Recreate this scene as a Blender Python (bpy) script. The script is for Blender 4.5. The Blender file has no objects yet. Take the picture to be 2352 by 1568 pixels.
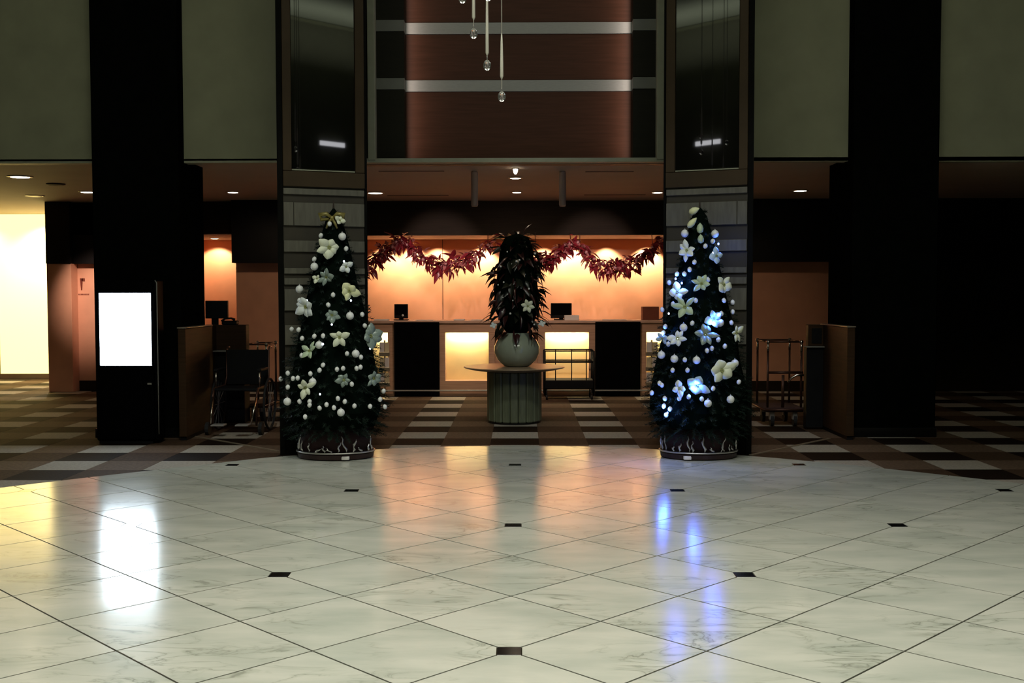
import bpy, math, random
from mathutils import Matrix, Vector
random.seed(7)
PI = math.pi
scene = bpy.context.scene
COL = scene.collection

# ------------------------------------------------------------------ camera
FPX = 2497.0
CAM = Vector((0.0, 0.0, 1.5385))
ROT = Matrix.Rotation(0.0078, 3, 'Z') @ Matrix.Rotation(PI/2 - 0.0444, 3, 'X') @ Matrix.Rotation(-0.0019, 3, 'Z')
cam_data = bpy.data.cameras.new('camera')
cam_data.lens = FPX / 2352 * 36
cam_data.sensor_width = 36
cam_data.clip_end = 200
cam = bpy.data.objects.new('camera', cam_data)
cam.matrix_world = Matrix.Translation(CAM) @ ROT.to_4x4()
COL.objects.link(cam)
scene.camera = cam

# ------------------------------------------------------------------ world, exposure
w = bpy.data.worlds.new('world'); scene.world = w; w.use_nodes = True
w.node_tree.nodes['Background'].inputs[0].default_value = (0.6, 0.7, 0.5, 1)
w.node_tree.nodes['Background'].inputs[1].default_value = 0.004
scene.view_settings.view_transform = 'Standard'
scene.view_settings.look = 'None'
scene.view_settings.gamma = 1
scene.view_settings.use_curve_mapping = False
scene.view_settings.exposure = 0.0

def area(name, loc, target, sx, sy, power, col, spread=PI):
    d = bpy.data.lights.new(name, 'AREA'); d.shape = 'RECTANGLE'; d.size = sx; d.size_y = sy
    d.energy = power; d.color = col; d.spread = spread
    o = bpy.data.objects.new(name, d); o.location = loc
    o.rotation_euler = (Vector(target) - Vector(loc)).to_track_quat('-Z', 'Y').to_euler()
    COL.objects.link(o); return o
def spot(name, loc, target, power, col, angle=80, blend=0.6, radius=0.04):
    d = bpy.data.lights.new(name, 'SPOT'); d.energy = power; d.color = col
    d.spot_size = math.radians(angle); d.spot_blend = blend; d.shadow_soft_size = radius
    o = bpy.data.objects.new(name, d); o.location = loc
    o.rotation_euler = (Vector(target) - Vector(loc)).to_track_quat('-Z', 'Y').to_euler()
    COL.objects.link(o); return o
def point(name, loc, power, col, radius=0.02):
    d = bpy.data.lights.new(name, 'POINT'); d.energy = power; d.color = col; d.shadow_soft_size = radius
    o = bpy.data.objects.new(name, d); o.location = loc; COL.objects.link(o); return o

area('atrium_light', (0.0, 3.4, 8.5), (0.0, 3.6, 0), 6.5, 3.5, 212, (1.0, 0.99, 0.87), math.radians(88))
area('atrium_fill', (0.0, 2.0, 8.5), (0.0, 8.5, 2.0), 6.0, 3.0, 112, (0.98, 1.0, 0.84), math.radians(120))
area('rear_uplight_right', (8.6, -4.2, 7.6), (8.6, -4.6, 8.8), 5.0, 0.6, 55, (0.95, 1.0, 0.85), math.radians(150))  # added uplight: brightens the rear ceiling that the tower glass mirrors
area('rear_uplight_left', (-8.6, -4.2, 7.6), (-8.6, -4.6, 8.8), 5.0, 0.6, 55, (0.95, 1.0, 0.85), math.radians(150))  # its added twin on the left, likewise for the mirrored ceiling
spot('tree_spot_left', (-1.2, 5.0, 8.0), (-1.8, 10.1, 1.3), 520, (0.95, 1.0, 0.93), 26, 0.7, 0.15)
spot('tree_spot_right', (1.1, 5.0, 8.0), (1.75, 10.1, 1.3), 520, (0.92, 0.97, 1.0), 26, 0.7, 0.15)
WARM = (1.0, 0.78, 0.54)

# ------------------------------------------------------------------ pixel measurements to places
def ray(px, py):
    return ROT @ Vector(((px-1176)/FPX, -(py-784)/FPX, -1))
def A(px, py, Y):
    d = ray(px, py); return CAM + d * (Y / d.y)
def F(px, py, z=0.0):
    d = ray(px, py); return CAM + d * ((z - CAM.z) / d.z)
def AX(px, Y, py=673): return A(px, py, Y).x
def AZ(py, Y, px=1176): return A(px, py, Y).z
XS = -0.05
def MX(x): return 2*XS - x

# ------------------------------------------------------------------ materials
def nodes(name):
    m = bpy.data.materials.new(name); m.use_nodes = True
    return m, m.node_tree, m.node_tree.nodes['Principled BSDF']
def mat(name, col, rough=0.6, metal=0.0, noise=0.0, scale=8.0, stretch=(1,1,1), bump=0.0, spec=0.5, emit=None, estr=0.0, trans=0.0, coat=0.0, col2=None):
    m, nt, b = nodes(name)
    b.inputs['Base Color'].default_value = (*col, 1)
    b.inputs['Roughness'].default_value = rough
    b.inputs['Metallic'].default_value = metal
    b.inputs['Specular IOR Level'].default_value = spec
    b.inputs['Transmission Weight'].default_value = trans
    b.inputs['Coat Weight'].default_value = coat
    if emit:
        b.inputs['Emission Color'].default_value = (*emit, 1); b.inputs['Emission Strength'].default_value = estr
    if noise > 0 or bump > 0:
        tc = nt.nodes.new('ShaderNodeTexCoord'); mp = nt.nodes.new('ShaderNodeMapping')
        mp.inputs['Scale'].default_value = stretch
        nz = nt.nodes.new('ShaderNodeTexNoise'); nz.inputs['Scale'].default_value = scale; nz.inputs['Detail'].default_value = 5
        nt.links.new(tc.outputs['Object'], mp.inputs[0]); nt.links.new(mp.outputs[0], nz.inputs['Vector'])
        if noise > 0:
            cr = nt.nodes.new('ShaderNodeValToRGB')
            c2 = col2 or tuple(c*(1-noise) for c in col)
            cr.color_ramp.elements[0].position = 0.3; cr.color_ramp.elements[0].color = (*c2, 1)
            cr.color_ramp.elements[1].position = 0.7; cr.color_ramp.elements[1].color = (*[min(1, c*(1+noise*0.4)) for c in col], 1)
            nt.links.new(nz.outputs['Fac'], cr.inputs[0]); nt.links.new(cr.outputs[0], b.inputs['Base Color'])
        if bump > 0:
            bp = nt.nodes.new('ShaderNodeBump'); bp.inputs['Strength'].default_value = bump; bp.inputs['Distance'].default_value = 0.01
            nt.links.new(nz.outputs['Fac'], bp.inputs['Height']); nt.links.new(bp.outputs[0], b.inputs['Normal'])
    return m

def marble_mat():
    m, nt, b = nodes('white_marble')
    N = nt.nodes.new; L = nt.links.new
    tc = N('ShaderNodeTexCoord'); oi = N('ShaderNodeObjectInfo')
    mul = N('ShaderNodeMath'); mul.operation = 'MULTIPLY'; mul.inputs[1].default_value = 37.0
    L(oi.outputs['Random'], mul.inputs[0])
    comb = N('ShaderNodeCombineXYZ'); L(mul.outputs[0], comb.inputs[0]); L(mul.outputs[0], comb.inputs[1]); L(mul.outputs[0], comb.inputs[2])
    add = N('ShaderNodeVectorMath'); add.operation = 'ADD'; L(tc.outputs['Object'], add.inputs[0]); L(comb.outputs[0], add.inputs[1])
    mp = N('ShaderNodeMapping'); mp.inputs['Scale'].default_value = (1.0, 3.0, 1); mp.inputs['Rotation'].default_value = (0, 0, 1.15)
    L(add.outputs[0], mp.inputs[0])
    n1 = N('ShaderNodeTexNoise'); n1.inputs['Scale'].default_value = 2.3; n1.inputs['Detail'].default_value = 9; n1.inputs['Distortion'].default_value = 1.1
    L(mp.outputs[0], n1.inputs['Vector'])
    # thin veins where the noise crosses one half
    s = N('ShaderNodeMath'); s.operation = 'SUBTRACT'; s.inputs[1].default_value = 0.5; L(n1.outputs['Fac'], s.inputs[0])
    a = N('ShaderNodeMath'); a.operation = 'ABSOLUTE'; L(s.outputs[0], a.inputs[0])
    r1 = N('ShaderNodeValToRGB'); r1.color_ramp.elements[0].position = 0.0; r1.color_ramp.elements[0].color = (0.36, 0.38, 0.34, 1)
    r1.color_ramp.elements[1].position = 0.06; r1.color_ramp.elements[1].color = (1, 1, 1, 1)
    e = r1.color_ramp.elements.new(0.014); e.color = (0.78, 0.80, 0.76, 1)
    L(a.outputs[0], r1.inputs[0])
    n2 = N('ShaderNodeTexNoise'); n2.inputs['Scale'].default_value = 1.6; n2.inputs['Detail'].default_value = 5; L(mp.outputs[0], n2.inputs['Vector'])
    r2 = N('ShaderNodeValToRGB'); r2.color_ramp.elements[0].position = 0.32; r2.color_ramp.elements[0].color = (0.51, 0.53, 0.455, 1)
    r2.color_ramp.elements[1].position = 0.62; r2.color_ramp.elements[1].color = (0.66, 0.655, 0.57, 1)
    L(n2.outputs['Fac'], r2.inputs[0])
    # veins fade in and out
    n3 = N('ShaderNodeTexNoise'); n3.inputs['Scale'].default_value = 1.9; L(add.outputs[0], n3.inputs['Vector'])
    r3 = N('ShaderNodeValToRGB'); r3.color_ramp.elements[0].position = 0.45; r3.color_ramp.elements[0].color = (0, 0, 0, 1)
    r3.color_ramp.elements[1].position = 0.66; r3.color_ramp.elements[1].color = (0.75, 0.75, 0.75, 1)
    L(n3.outputs['Fac'], r3.inputs[0])
    mx = N('ShaderNodeMix'); mx.data_type = 'RGBA'; mx.blend_type = 'MULTIPLY'
    L(r3.outputs[0], mx.inputs[0]); L(r2.outputs[0], mx.inputs[6]); L(r1.outputs[0], mx.inputs[7])
    L(mx.outputs[2], b.inputs['Base Color'])
    b.inputs['Roughness'].default_value = 0.165
    b.inputs['Specular IOR Level'].default_value = 0.62
    nb = N('ShaderNodeTexNoise'); nb.inputs['Scale'].default_value = 3.0; L(tc.outputs['Object'], nb.inputs['Vector'])
    bp = N('ShaderNodeBump'); bp.inputs['Strength'].default_value = 0.05; bp.inputs['Distance'].default_value = 0.02
    L(nb.outputs['Fac'], bp.inputs['Height']); L(bp.outputs[0], b.inputs['Normal'])
    return m

def wood_mat(name, c1, c2, rough=0.35, horiz=True):
    m, nt, b = nodes(name)
    N = nt.nodes.new; L = nt.links.new
    tc = N('ShaderNodeTexCoord'); mp = N('ShaderNodeMapping')
    mp.inputs['Scale'].default_value = (1.2, 1.2, 22) if horiz else (22, 22, 1.2)
    nz = N('ShaderNodeTexNoise'); nz.inputs['Scale'].default_value = 2; nz.inputs['Detail'].default_value = 6
    L(tc.outputs['Object'], mp.inputs[0]); L(mp.outputs[0], nz.inputs['Vector'])
    cr = N('ShaderNodeValToRGB'); cr.color_ramp.elements[0].position = 0.3; cr.color_ramp.elements[0].color = (*c1, 1)
    cr.color_ramp.elements[1].position = 0.7; cr.color_ramp.elements[1].color = (*c2, 1)
    L(nz.outputs['Fac'], cr.inputs[0]); L(cr.outputs[0], b.inputs['Base Color'])
    b.inputs['Roughness'].default_value = rough; b.inputs['Specular IOR Level'].default_value = 0.15
    return m

M = {}
M['marble'] = marble_mat()
M['grout'] = mat('grout', (0.035, 0.028, 0.018), 0.95, noise=0.2, spec=0.0)
M['black_stone'] = mat('black_stone', (0.006, 0.006, 0.006), 0.15, noise=0.4, scale=30)
M['carpet_light'] = mat('carpet_light', (0.36, 0.32, 0.265), 0.8, noise=0.25, scale=40, bump=0.3, spec=0.15)
M['carpet_dark'] = mat('carpet_dark', (0.012, 0.006, 0.003), 0.8, noise=0.4, scale=40, bump=0.3, spec=0.1)
M['carpet_mid'] = mat('carpet_mid', (0.135, 0.088, 0.057), 0.8, noise=0.35, scale=30, bump=0.3, spec=0.12)
M['carpet_brown'] = mat('carpet_brown', (0.066, 0.038, 0.022), 0.8, noise=0.35, scale=30, bump=0.3, spec=0.1)
M['carpet_base'] = mat('carpet_base', (0.03, 0.02, 0.015), 0.9, noise=0.3, scale=20)
M['upper_wall'] = mat('upper_wall', (0.30, 0.305, 0.20), 0.85, noise=0.12, scale=3, bump=0.08)
M['green_trim'] = mat('green_trim', (0.30, 0.31, 0.22), 0.6, noise=0.1)
M['wing_band'] = mat('wing_band', (0.13, 0.135, 0.11), 0.5, noise=0.1)
M['black_column'] = mat('black_column', (0.0035, 0.004, 0.0035), 0.8, noise=0.3, scale=12, spec=0.0)
M['ceiling'] = mat('ceiling', (0.38, 0.325, 0.265), 0.8, noise=0.06, scale=2)
M['fascia'] = wood_mat('fascia_wood', (0.013, 0.008, 0.003), (0.022, 0.014, 0.006), 0.6)
M['dark_bulkhead'] = mat('dark_bulkhead', (0.005, 0.004, 0.004), 0.5, noise=0.3, spec=0.2)
M['salmon'] = mat('salmon_wall', (0.72, 0.36, 0.22), 0.65, noise=0.08, scale=4)
M['reception_wall'] = mat('reception_wall', (0.80, 0.37, 0.20), 0.6, noise=0.08, scale=3)
M['atrium_wood'] = wood_mat('atrium_wood', (0.062, 0.024, 0.012), (0.084, 0.033, 0.018), 0.5)
M['atrium_wood_dark'] = wood_mat('atrium_wood_dark', (0.009, 0.009, 0.004), (0.013, 0.012, 0.006), 0.6)
M['steel'] = mat('brushed_steel', (0.33, 0.335, 0.31), 0.5, 0.15, noise=0.12, scale=20, stretch=(1,1,20))
M['bronze'] = mat('bronze_cladding', (0.050, 0.033, 0.016), 0.5, 0.1, noise=0.2, scale=3, spec=0.2)
M['tower_body'] = mat('tower_body', (0.030, 0.024, 0.012), 0.6, noise=0.25, scale=4)
M['tower_black'] = mat('tower_black', (0.005, 0.005, 0.004), 0.6, noise=0.3, spec=0.04)
M['tower_glass'] = mat('tower_glass', (0.001, 0.001, 0.001), 0.02, noise=0.2, spec=1.0)
M['tower_stone'] = mat('tower_stone', (0.115, 0.108, 0.08), 0.5, noise=0.25, scale=5, stretch=(6,6,1))
M['brass_strip'] = mat('brass_strip', (0.5, 0.42, 0.3), 0.35, 0.7, noise=0.1)
M['glow_wall'] = mat('backlit_glass', (0.9, 0.8, 0.45), 0.4, noise=0.1, scale=0.8, emit=(1.0, 0.74, 0.22), estr=2.7)
M['lamp'] = mat('lamp_disc', (1, 0.9, 0.75), 0.4, noise=0.02, emit=(1.0, 0.82, 0.6), estr=9)
M['strip_white'] = mat('strip_white', (1, 1, 1), 0.4, noise=0.02, emit=(0.95, 0.95, 1.0), estr=5)
M['lamp_ring'] = mat('lamp_ring', (0.5, 0.45, 0.38), 0.4, 0.6, noise=0.1)
M['vent'] = mat('vent_dark', (0.03, 0.02, 0.015), 0.7, noise=0.2)
M['counter'] = wood_mat('counter_wood', (0.48, 0.30, 0.20), (0.60, 0.38, 0.26), 0.45)
M['counter_top'] = mat('counter_top', (0.62, 0.42, 0.32), 0.3, noise=0.15)
M['onyx'] = mat('onyx_back', (0.93, 0.76, 0.40), 0.5, noise=0.08, scale=3)
M['black_gloss'] = mat('black_gloss', (0.0025, 0.0025, 0.003), 0.5, noise=0.3, spec=0.02)
M['black_matt'] = mat('black_matt', (0.006, 0.006, 0.007), 0.6, noise=0.3, spec=0.2)
M['screen'] = mat('lit_screen', (0.9, 0.95, 1), 0.3, noise=0.02, emit=(0.74, 0.87, 1.0), estr=14.0)
M['paper'] = mat('paper', (0.80, 0.76, 0.72), 0.7, noise=0.05)
M['cream_paper'] = mat('cream_paper', (0.75, 0.66, 0.42), 0.7, noise=0.25, scale=12)
M['red_box'] = mat('red_brown_box', (0.22, 0.06, 0.03), 0.6, noise=0.2)
M['leaf_red'] = mat('burgundy_leaf', (0.38, 0.030, 0.050), 0.3, noise=0.5, scale=6, coat=0.3)
M['leaf_highlight'] = mat('highlight_leaf', (0.75, 0.28, 0.28), 0.35, noise=0.4, scale=6)  # lighter copy of the burgundy leaf, pink highlights put into the colour
M['leaf_dark'] = mat('dark_green_leaf', (0.018, 0.022, 0.013), 0.32, noise=0.5, scale=6)
M['leaf_maroon'] = mat('maroon_leaf', (0.045, 0.012, 0.012), 0.3, noise=0.4, scale=6)
M['stem'] = mat('brown_stem', (0.05, 0.02, 0.015), 0.7, noise=0.3)
M['needle'] = mat('fir_needle', (0.008, 0.020, 0.012), 0.6, noise=0.5, scale=5, spec=0.2)
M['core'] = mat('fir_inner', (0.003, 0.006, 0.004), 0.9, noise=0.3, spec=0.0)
M['bark'] = mat('bark', (0.03, 0.02, 0.012), 0.9, noise=0.3)
M['bauble'] = mat('white_bauble', (0.86, 0.88, 0.84), 0.35, noise=0.05, scale=10)
M['bauble_pink'] = mat('pink_bauble', (0.75, 0.4, 0.42), 0.2, 0.3, noise=0.1)
M['cap'] = mat('silver_cap', (0.6, 0.6, 0.6), 0.3, 0.9, noise=0.1)
M['petal_cream'] = mat('petal_cream', (0.78, 0.82, 0.62), 0.55, noise=0.12, scale=20)
M['petal_yellow'] = mat('petal_yellow', (0.80, 0.82, 0.48), 0.55, noise=0.12, scale=20)
M['petal_white'] = mat('petal_white', (0.80, 0.86, 0.84), 0.5, noise=0.10, scale=20)
M['petal_glass'] = mat('petal_glass', (0.30, 0.38, 0.33), 0.25, noise=0.5, scale=25)
M['petal_blue'] = mat('petal_blue', (0.50, 0.68, 0.92), 0.5, noise=0.12, scale=20)
M['petal_green'] = mat('petal_green', (0.50, 0.62, 0.42), 0.5, noise=0.2, scale=20)
M['pistil'] = mat('pistil', (0.35, 0.38, 0.12), 0.6, noise=0.2)
M['gold_bow'] = mat('gold_bow', (0.26, 0.22, 0.06), 0.45, 0.3, noise=0.3, scale=20)
M['skirt_red'] = mat('dark_red_cloth', (0.020, 0.002, 0.002), 0.8, noise=0.4, scale=8)
M['base_red'] = mat('maroon_base', (0.025, 0.007, 0.006), 0.4, noise=0.3)
M['silver'] = mat('silver', (0.7, 0.68, 0.64), 0.3, 0.85, noise=0.1)
M['blue_led'] = mat('blue_led', (0.3, 0.45, 1), 0.3, noise=0.02, emit=(0.14, 0.28, 1.0), estr=7)
M['white_led'] = mat('white_led', (0.9, 0.95, 1), 0.3, noise=0.02, emit=(0.75, 0.85, 1.0), estr=6)
M['table_stone'] = mat('table_stone', (0.17, 0.19, 0.115), 0.45, noise=0.25, scale=5, stretch=(8,8,1))
M['table_top'] = mat('table_top', (0.36, 0.27, 0.18), 0.3, noise=0.2, scale=5)
M['celadon'] = mat('celadon_glaze', (0.34, 0.38, 0.29), 0.12, noise=0.12, scale=5, coat=0.5)
M['chrome'] = mat('chrome', (0.75, 0.68, 0.6), 0.18, 1.0, noise=0.05)
M['dull_bronze'] = mat('dull_bronze', (0.10, 0.045, 0.03), 0.4, 0.6, noise=0.2)
M['rubber'] = mat('rubber', (0.01, 0.01, 0.01), 0.8, noise=0.2)
M['caster_grey'] = mat('caster_grey', (0.42, 0.40, 0.38), 0.4, 0.3, noise=0.1)
M['deck_carpet'] = mat('deck_carpet', (0.05, 0.02, 0.018), 0.9, noise=0.3)
M['desk_wood'] = wood_mat('bell_desk_wood', (0.035, 0.018, 0.008), (0.055, 0.028, 0.013), 0.55)
M['desk_edge'] = mat('bell_desk_edge', (0.5, 0.42, 0.34), 0.25, 0.5, noise=0.1)
M['sign_brown'] = mat('sign_brown', (0.16, 0.03, 0.015), 0.5, noise=0.1)
M['wire'] = mat('pendant_wire', (0.55, 0.52, 0.45), 0.4, 0.4, noise=0.05)
M['glass_rod'] = mat('frosted_glass_rod', (0.72, 0.70, 0.60), 0.35, noise=0.05)
M['reflection_pale'] = mat('pale_reflection', (0.40, 0.30, 0.24), 0.4, noise=0.05)  # reflection put into the colour of the bars below the ceiling
M['rear_wall'] = mat('rear_wall', (0.20, 0.20, 0.14), 0.8, noise=0.1)
M['atrium_ceiling'] = mat('atrium_ceiling', (0.55, 0.58, 0.46), 0.85, noise=0.05)
M['dark_room'] = mat('dark_room', (0.02, 0.018, 0.012), 0.8, noise=0.2, spec=0.1)
def crystal_mat():
    m, nt, b = nodes('crystal')
    b.inputs['Base Color'].default_value = (0.95, 0.96, 0.93, 1)
    b.inputs['Transmission Weight'].default_value = 0.93
    b.inputs['Roughness'].default_value = 0.03; b.inputs['IOR'].default_value = 1.55
    return m
M['crystal'] = crystal_mat()

# ------------------------------------------------------------------ mesh builder
class MB:
    def __init__(s): s.v = []; s.f = []; s.smooth = False
    def poly(s, pts, faces):
        n = len(s.v); s.v += [tuple(p) for p in pts]; s.f += [tuple(n+i for i in f) for f in faces]; return s
    def box(s, x0, x1, y0, y1, z0, z1, bev=0.0, T=None):
        if x0 > x1: x0, x1 = x1, x0
        if y0 > y1: y0, y1 = y1, y0
        b = min(bev, (x1-x0)/3, (y1-y0)/3, (z1-z0)/3)
        if b <= 0:
            P = [(x0,y0,z0),(x1,y0,z0),(x1,y1,z0),(x0,y1,z0),(x0,y0,z1),(x1,y0,z1),(x1,y1,z1),(x0,y1,z1)]
            Fc = [(3,2,1,0),(4,5,6,7),(0,1,5,4),(1,2,6,5),(2,3,7,6),(3,0,4,7)]
        else:
            P = []
            for sx, X in ((1,x0),(-1,x1)):
                for sy, Y in ((1,y0),(-1,y1)):
                    for sz, Z in ((1,z0),(-1,z1)):
                        P += [(X, Y+sy*b, Z+sz*b), (X+sx*b, Y, Z+sz*b), (X+sx*b, Y+sy*b, Z)]
            def I(i,j,k,a): return ((i*2+j)*2+k)*3+a
            Fc = [(I(0,0,0,0),I(0,0,1,0),I(0,1,1,0),I(0,1,0,0)), (I(1,0,0,0),I(1,1,0,0),I(1,1,1,0),I(1,0,1,0)),
                  (I(0,0,0,1),I(1,0,0,1),I(1,0,1,1),I(0,0,1,1)), (I(0,1,0,1),I(0,1,1,1),I(1,1,1,1),I(1,1,0,1)),
                  (I(0,0,0,2),I(0,1,0,2),I(1,1,0,2),I(1,0,0,2)), (I(0,0,1,2),I(1,0,1,2),I(1,1,1,2),I(0,1,1,2))]
            for i in (0,1):
                for j in (0,1): Fc.append((I(i,j,0,0),I(i,j,0,1),I(i,j,1,1),I(i,j,1,0)))
            for i in (0,1):
                for k in (0,1): Fc.append((I(i,0,k,0),I(i,0,k,2),I(i,1,k,2),I(i,1,k,0)))
            for j in (0,1):
                for k in (0,1): Fc.append((I(0,j,k,1),I(0,j,k,2),I(1,j,k,2),I(1,j,k,1)))
            for i in (0,1):
                for j in (0,1):
                    for k in (0,1): Fc.append((I(i,j,k,0),I(i,j,k,1),I(i,j,k,2)))
        if T: P = [T(*p) for p in P]
        return s.poly(P, Fc)
    def tube(s, pts, r, n=8, cap=True):
        pts = [Vector(p) for p in pts]; rs = r if isinstance(r, (list, tuple)) else [r]*len(pts)
        base = len(s.v)
        up = None
        for i, p in enumerate(pts):
            t = (pts[min(i+1, len(pts)-1)] - pts[max(i-1, 0)]).normalized()
            if up is None:
                up = Vector((0,0,1)) if abs(t.z) < 0.9 else Vector((1,0,0))
            a = t.cross(up).normalized(); b2 = a.cross(t).normalized(); up = b2
            for k in range(n):
                an = 2*PI*k/n
                s.v.append(tuple(p + (a*math.cos(an) + b2*math.sin(an))*rs[i]))
        for i in range(len(pts)-1):
            for k in range(n):
                k2 = (k+1) % n
                s.f.append((base+i*n+k, base+i*n+k2, base+(i+1)*n+k2, base+(i+1)*n+k))
        if cap:
            s.f.append(tuple(base+k for k in range(n-1, -1, -1)))
            s.f.append(tuple(base+(len(pts)-1)*n+k for k in range(n)))
        return s
    def lathe(s, prof, c=(0,0,0), n=24, sx=1.0, sy=1.0, a0=0.0):
        base = len(s.v)
        for r, z in prof:
            for k in range(n):
                an = 2*PI*k/n + a0
                s.v.append((c[0]+r*math.cos(an)*sx, c[1]+r*math.sin(an)*sy, c[2]+z))
        for i in range(len(prof)-1):
            for k in range(n):
                k2 = (k+1) % n
                s.f.append((base+i*n+k, base+i*n+k2, base+(i+1)*n+k2, base+(i+1)*n+k))
        s.f.append(tuple(base+k for k in range(n-1, -1, -1)))
        s.f.append(tuple(base+(len(prof)-1)*n+k for k in range(n)))
        return s
    def ball(s, c, r, n=10, m=6, sz=1.0):
        return s.lathe([(max(1e-4, r*math.sin(PI*i/m)), -r*sz*math.cos(PI*i/m)) for i in range(m+1)], c, n)
    def mesh(s, name, m, smooth=False, origin=(0,0,0)):
        me = bpy.data.meshes.new(name)
        o = Vector(origin)
        me.from_pydata([tuple(Vector(p)-o) for p in s.v], [], s.f)
        me.validate(); me.update()
        if m: me.materials.append(m)
        if smooth:
            me.polygons.foreach_set('use_smooth', [True]*len(me.polygons))
        return me
    def build(s, name, m, parent=None, smooth=False, origin=None):
        """vertices are given in the world; the parent has no rotation"""
        if parent is not None:
            po = parent.get('_o', (0,0,0)); o = Vector((po[0], po[1], po[2]))
        else: o = Vector(origin) if origin else Vector((0,0,0))
        ob = bpy.data.objects.new(name, s.mesh(name, m, smooth, o))
        COL.objects.link(ob)
        if parent is not None:
            ob.parent = parent; ob['_o'] = tuple(o)
        else:
            ob.location = o; ob['_o'] = tuple(o)
        return ob
def tag(o, label=None, cat=None, group=None, kind=None):
    if label: o['label'] = label
    if cat: o['category'] = cat
    if group: o['group'] = group
    if kind: o['kind'] = kind
    return o
def thing(name, loc, label, cat, group=None):
    o = bpy.data.objects.new(name, None); o.empty_display_size = 0.1
    o.location = loc; o['_o'] = tuple(loc); COL.objects.link(o)
    return tag(o, label, cat, group)
def inst(name, me, parent, loc, rot=None, scale=None):
    o = bpy.data.objects.new(name, me); COL.objects.link(o); o.parent = parent
    o.location = loc
    if rot is not None: o.rotation_euler = rot
    if scale is not None: o.scale = scale if hasattr(scale, '__len__') else (scale,)*3
    return o
def copy_tree(o, parent=None):
    c = o.copy(); COL.objects.link(c); c.parent = parent
    for ch in list(o.children): copy_tree(ch, c)
    return c
def struct(o): o['kind'] = 'structure'; return o
def box_struct(name, m, *a, **k):
    c = ((a[0]+a[1])/2, (a[2]+a[3])/2, a[4])
    return struct(MB().box(*a, **k).build(name, m, origin=c))

# ------------------------------------------------------------------ floor
TH = 0.012
BP = [(-6.0,4.8),(-5.4,6.7),(-4.7,7.95),(-4.14,8.56),(-3.62,9.06),(-3.1,9.52),(-2.44,10.10),(-1.75,10.55),(-0.95,10.85),(-0.05,10.95),
      (0.95,10.84),(1.7,10.50),(2.4,10.08),(3.05,9.60),(3.6,9.12),(4.15,8.62),(4.8,7.95),(5.4,6.7),(5.9,4.8)]
floor = struct(MB().box(-12.5, 12.5, -6.5, 20.2, -0.25, -TH).build('floor', M['carpet_base'], origin=(0,0,-0.25)))
# grout bed below the marble, following its curved edge
pts = BP + [(5.9,-6.4), (-6.0,-6.4)]
n = len(pts)
MB().poly([(x,y,-0.007) for x,y in pts] + [(x,y,-TH) for x,y in pts],
          [tuple(reversed(range(n)))] + [(i,(i+1)%n,n+(i+1)%n,n+i) for i in range(n)]).build('grout_bed', M['grout'], floor)
def clip(poly, a, b, keep_right=True):
    """half-plane clip against the line a-b; keeps the points right of a->b"""
    out = []
    def side(p): 
        v = (b[0]-a[0])*(p[1]-a[1]) - (b[1]-a[1])*(p[0]-a[0])
        return -v if keep_right else v
    for i in range(len(poly)):
        p, q = poly[i], poly[(i+1) % len(poly)]
        sp, sq = side(p), side(q)
        if sp >= 0: out.append(p)
        if (sp >= 0) != (sq >= 0):
            t = sp/(sp-sq); out.append((p[0]+(q[0]-p[0])*t, p[1]+(q[1]-p[1])*t))
    return out
def parea(p): return abs(sum(p[i][0]*p[(i+1)%len(p)][1]-p[(i+1)%len(p)][0]*p[i][1] for i in range(len(p))))/2
def prism_into(mb, poly, z0, z1, bev):
    a = sum(poly[i][0]*poly[(i+1)%len(poly)][1]-poly[(i+1)%len(poly)][0]*poly[i][1] for i in range(len(poly)))
    if a < 0: poly = poly[::-1]
    cx = sum(p[0] for p in poly)/len(poly); cy = sum(p[1] for p in poly)/len(poly)
    n = len(poly); top = []
    for p in poly:
        d = math.hypot(p[0]-cx, p[1]-cy); k = max(0.0, 1-bev*1.4/d) if d > 0 else 1
        top.append((cx+(p[0]-cx)*k, cy+(p[1]-cy)*k))
    P = [(x,y,z0) for x,y in poly] + [(x,y,z1-bev*0.5) for x,y in poly] + [(x,y,z1) for x,y in top]
    Fc = [tuple(range(n-1,-1,-1)), tuple(range(2*n,3*n))]
    for i in range(n):
        j = (i+1) % n; Fc += [(i,j,n+j,n+i), (n+i,n+j,2*n+j,2*n+i)]
    mb.poly(P, Fc)
    return cx, cy
S = 0.6; R2 = math.sqrt(0.5); LX, LY = -0.0505, 4.617; J = 0.0042; INS = 0.052
def lat(i, j): return (LX + (i-j)*S*R2, LY + (i+j)*S*R2)
full = MB(); rest = MB()
tile_mesh = None
count = 0
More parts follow.
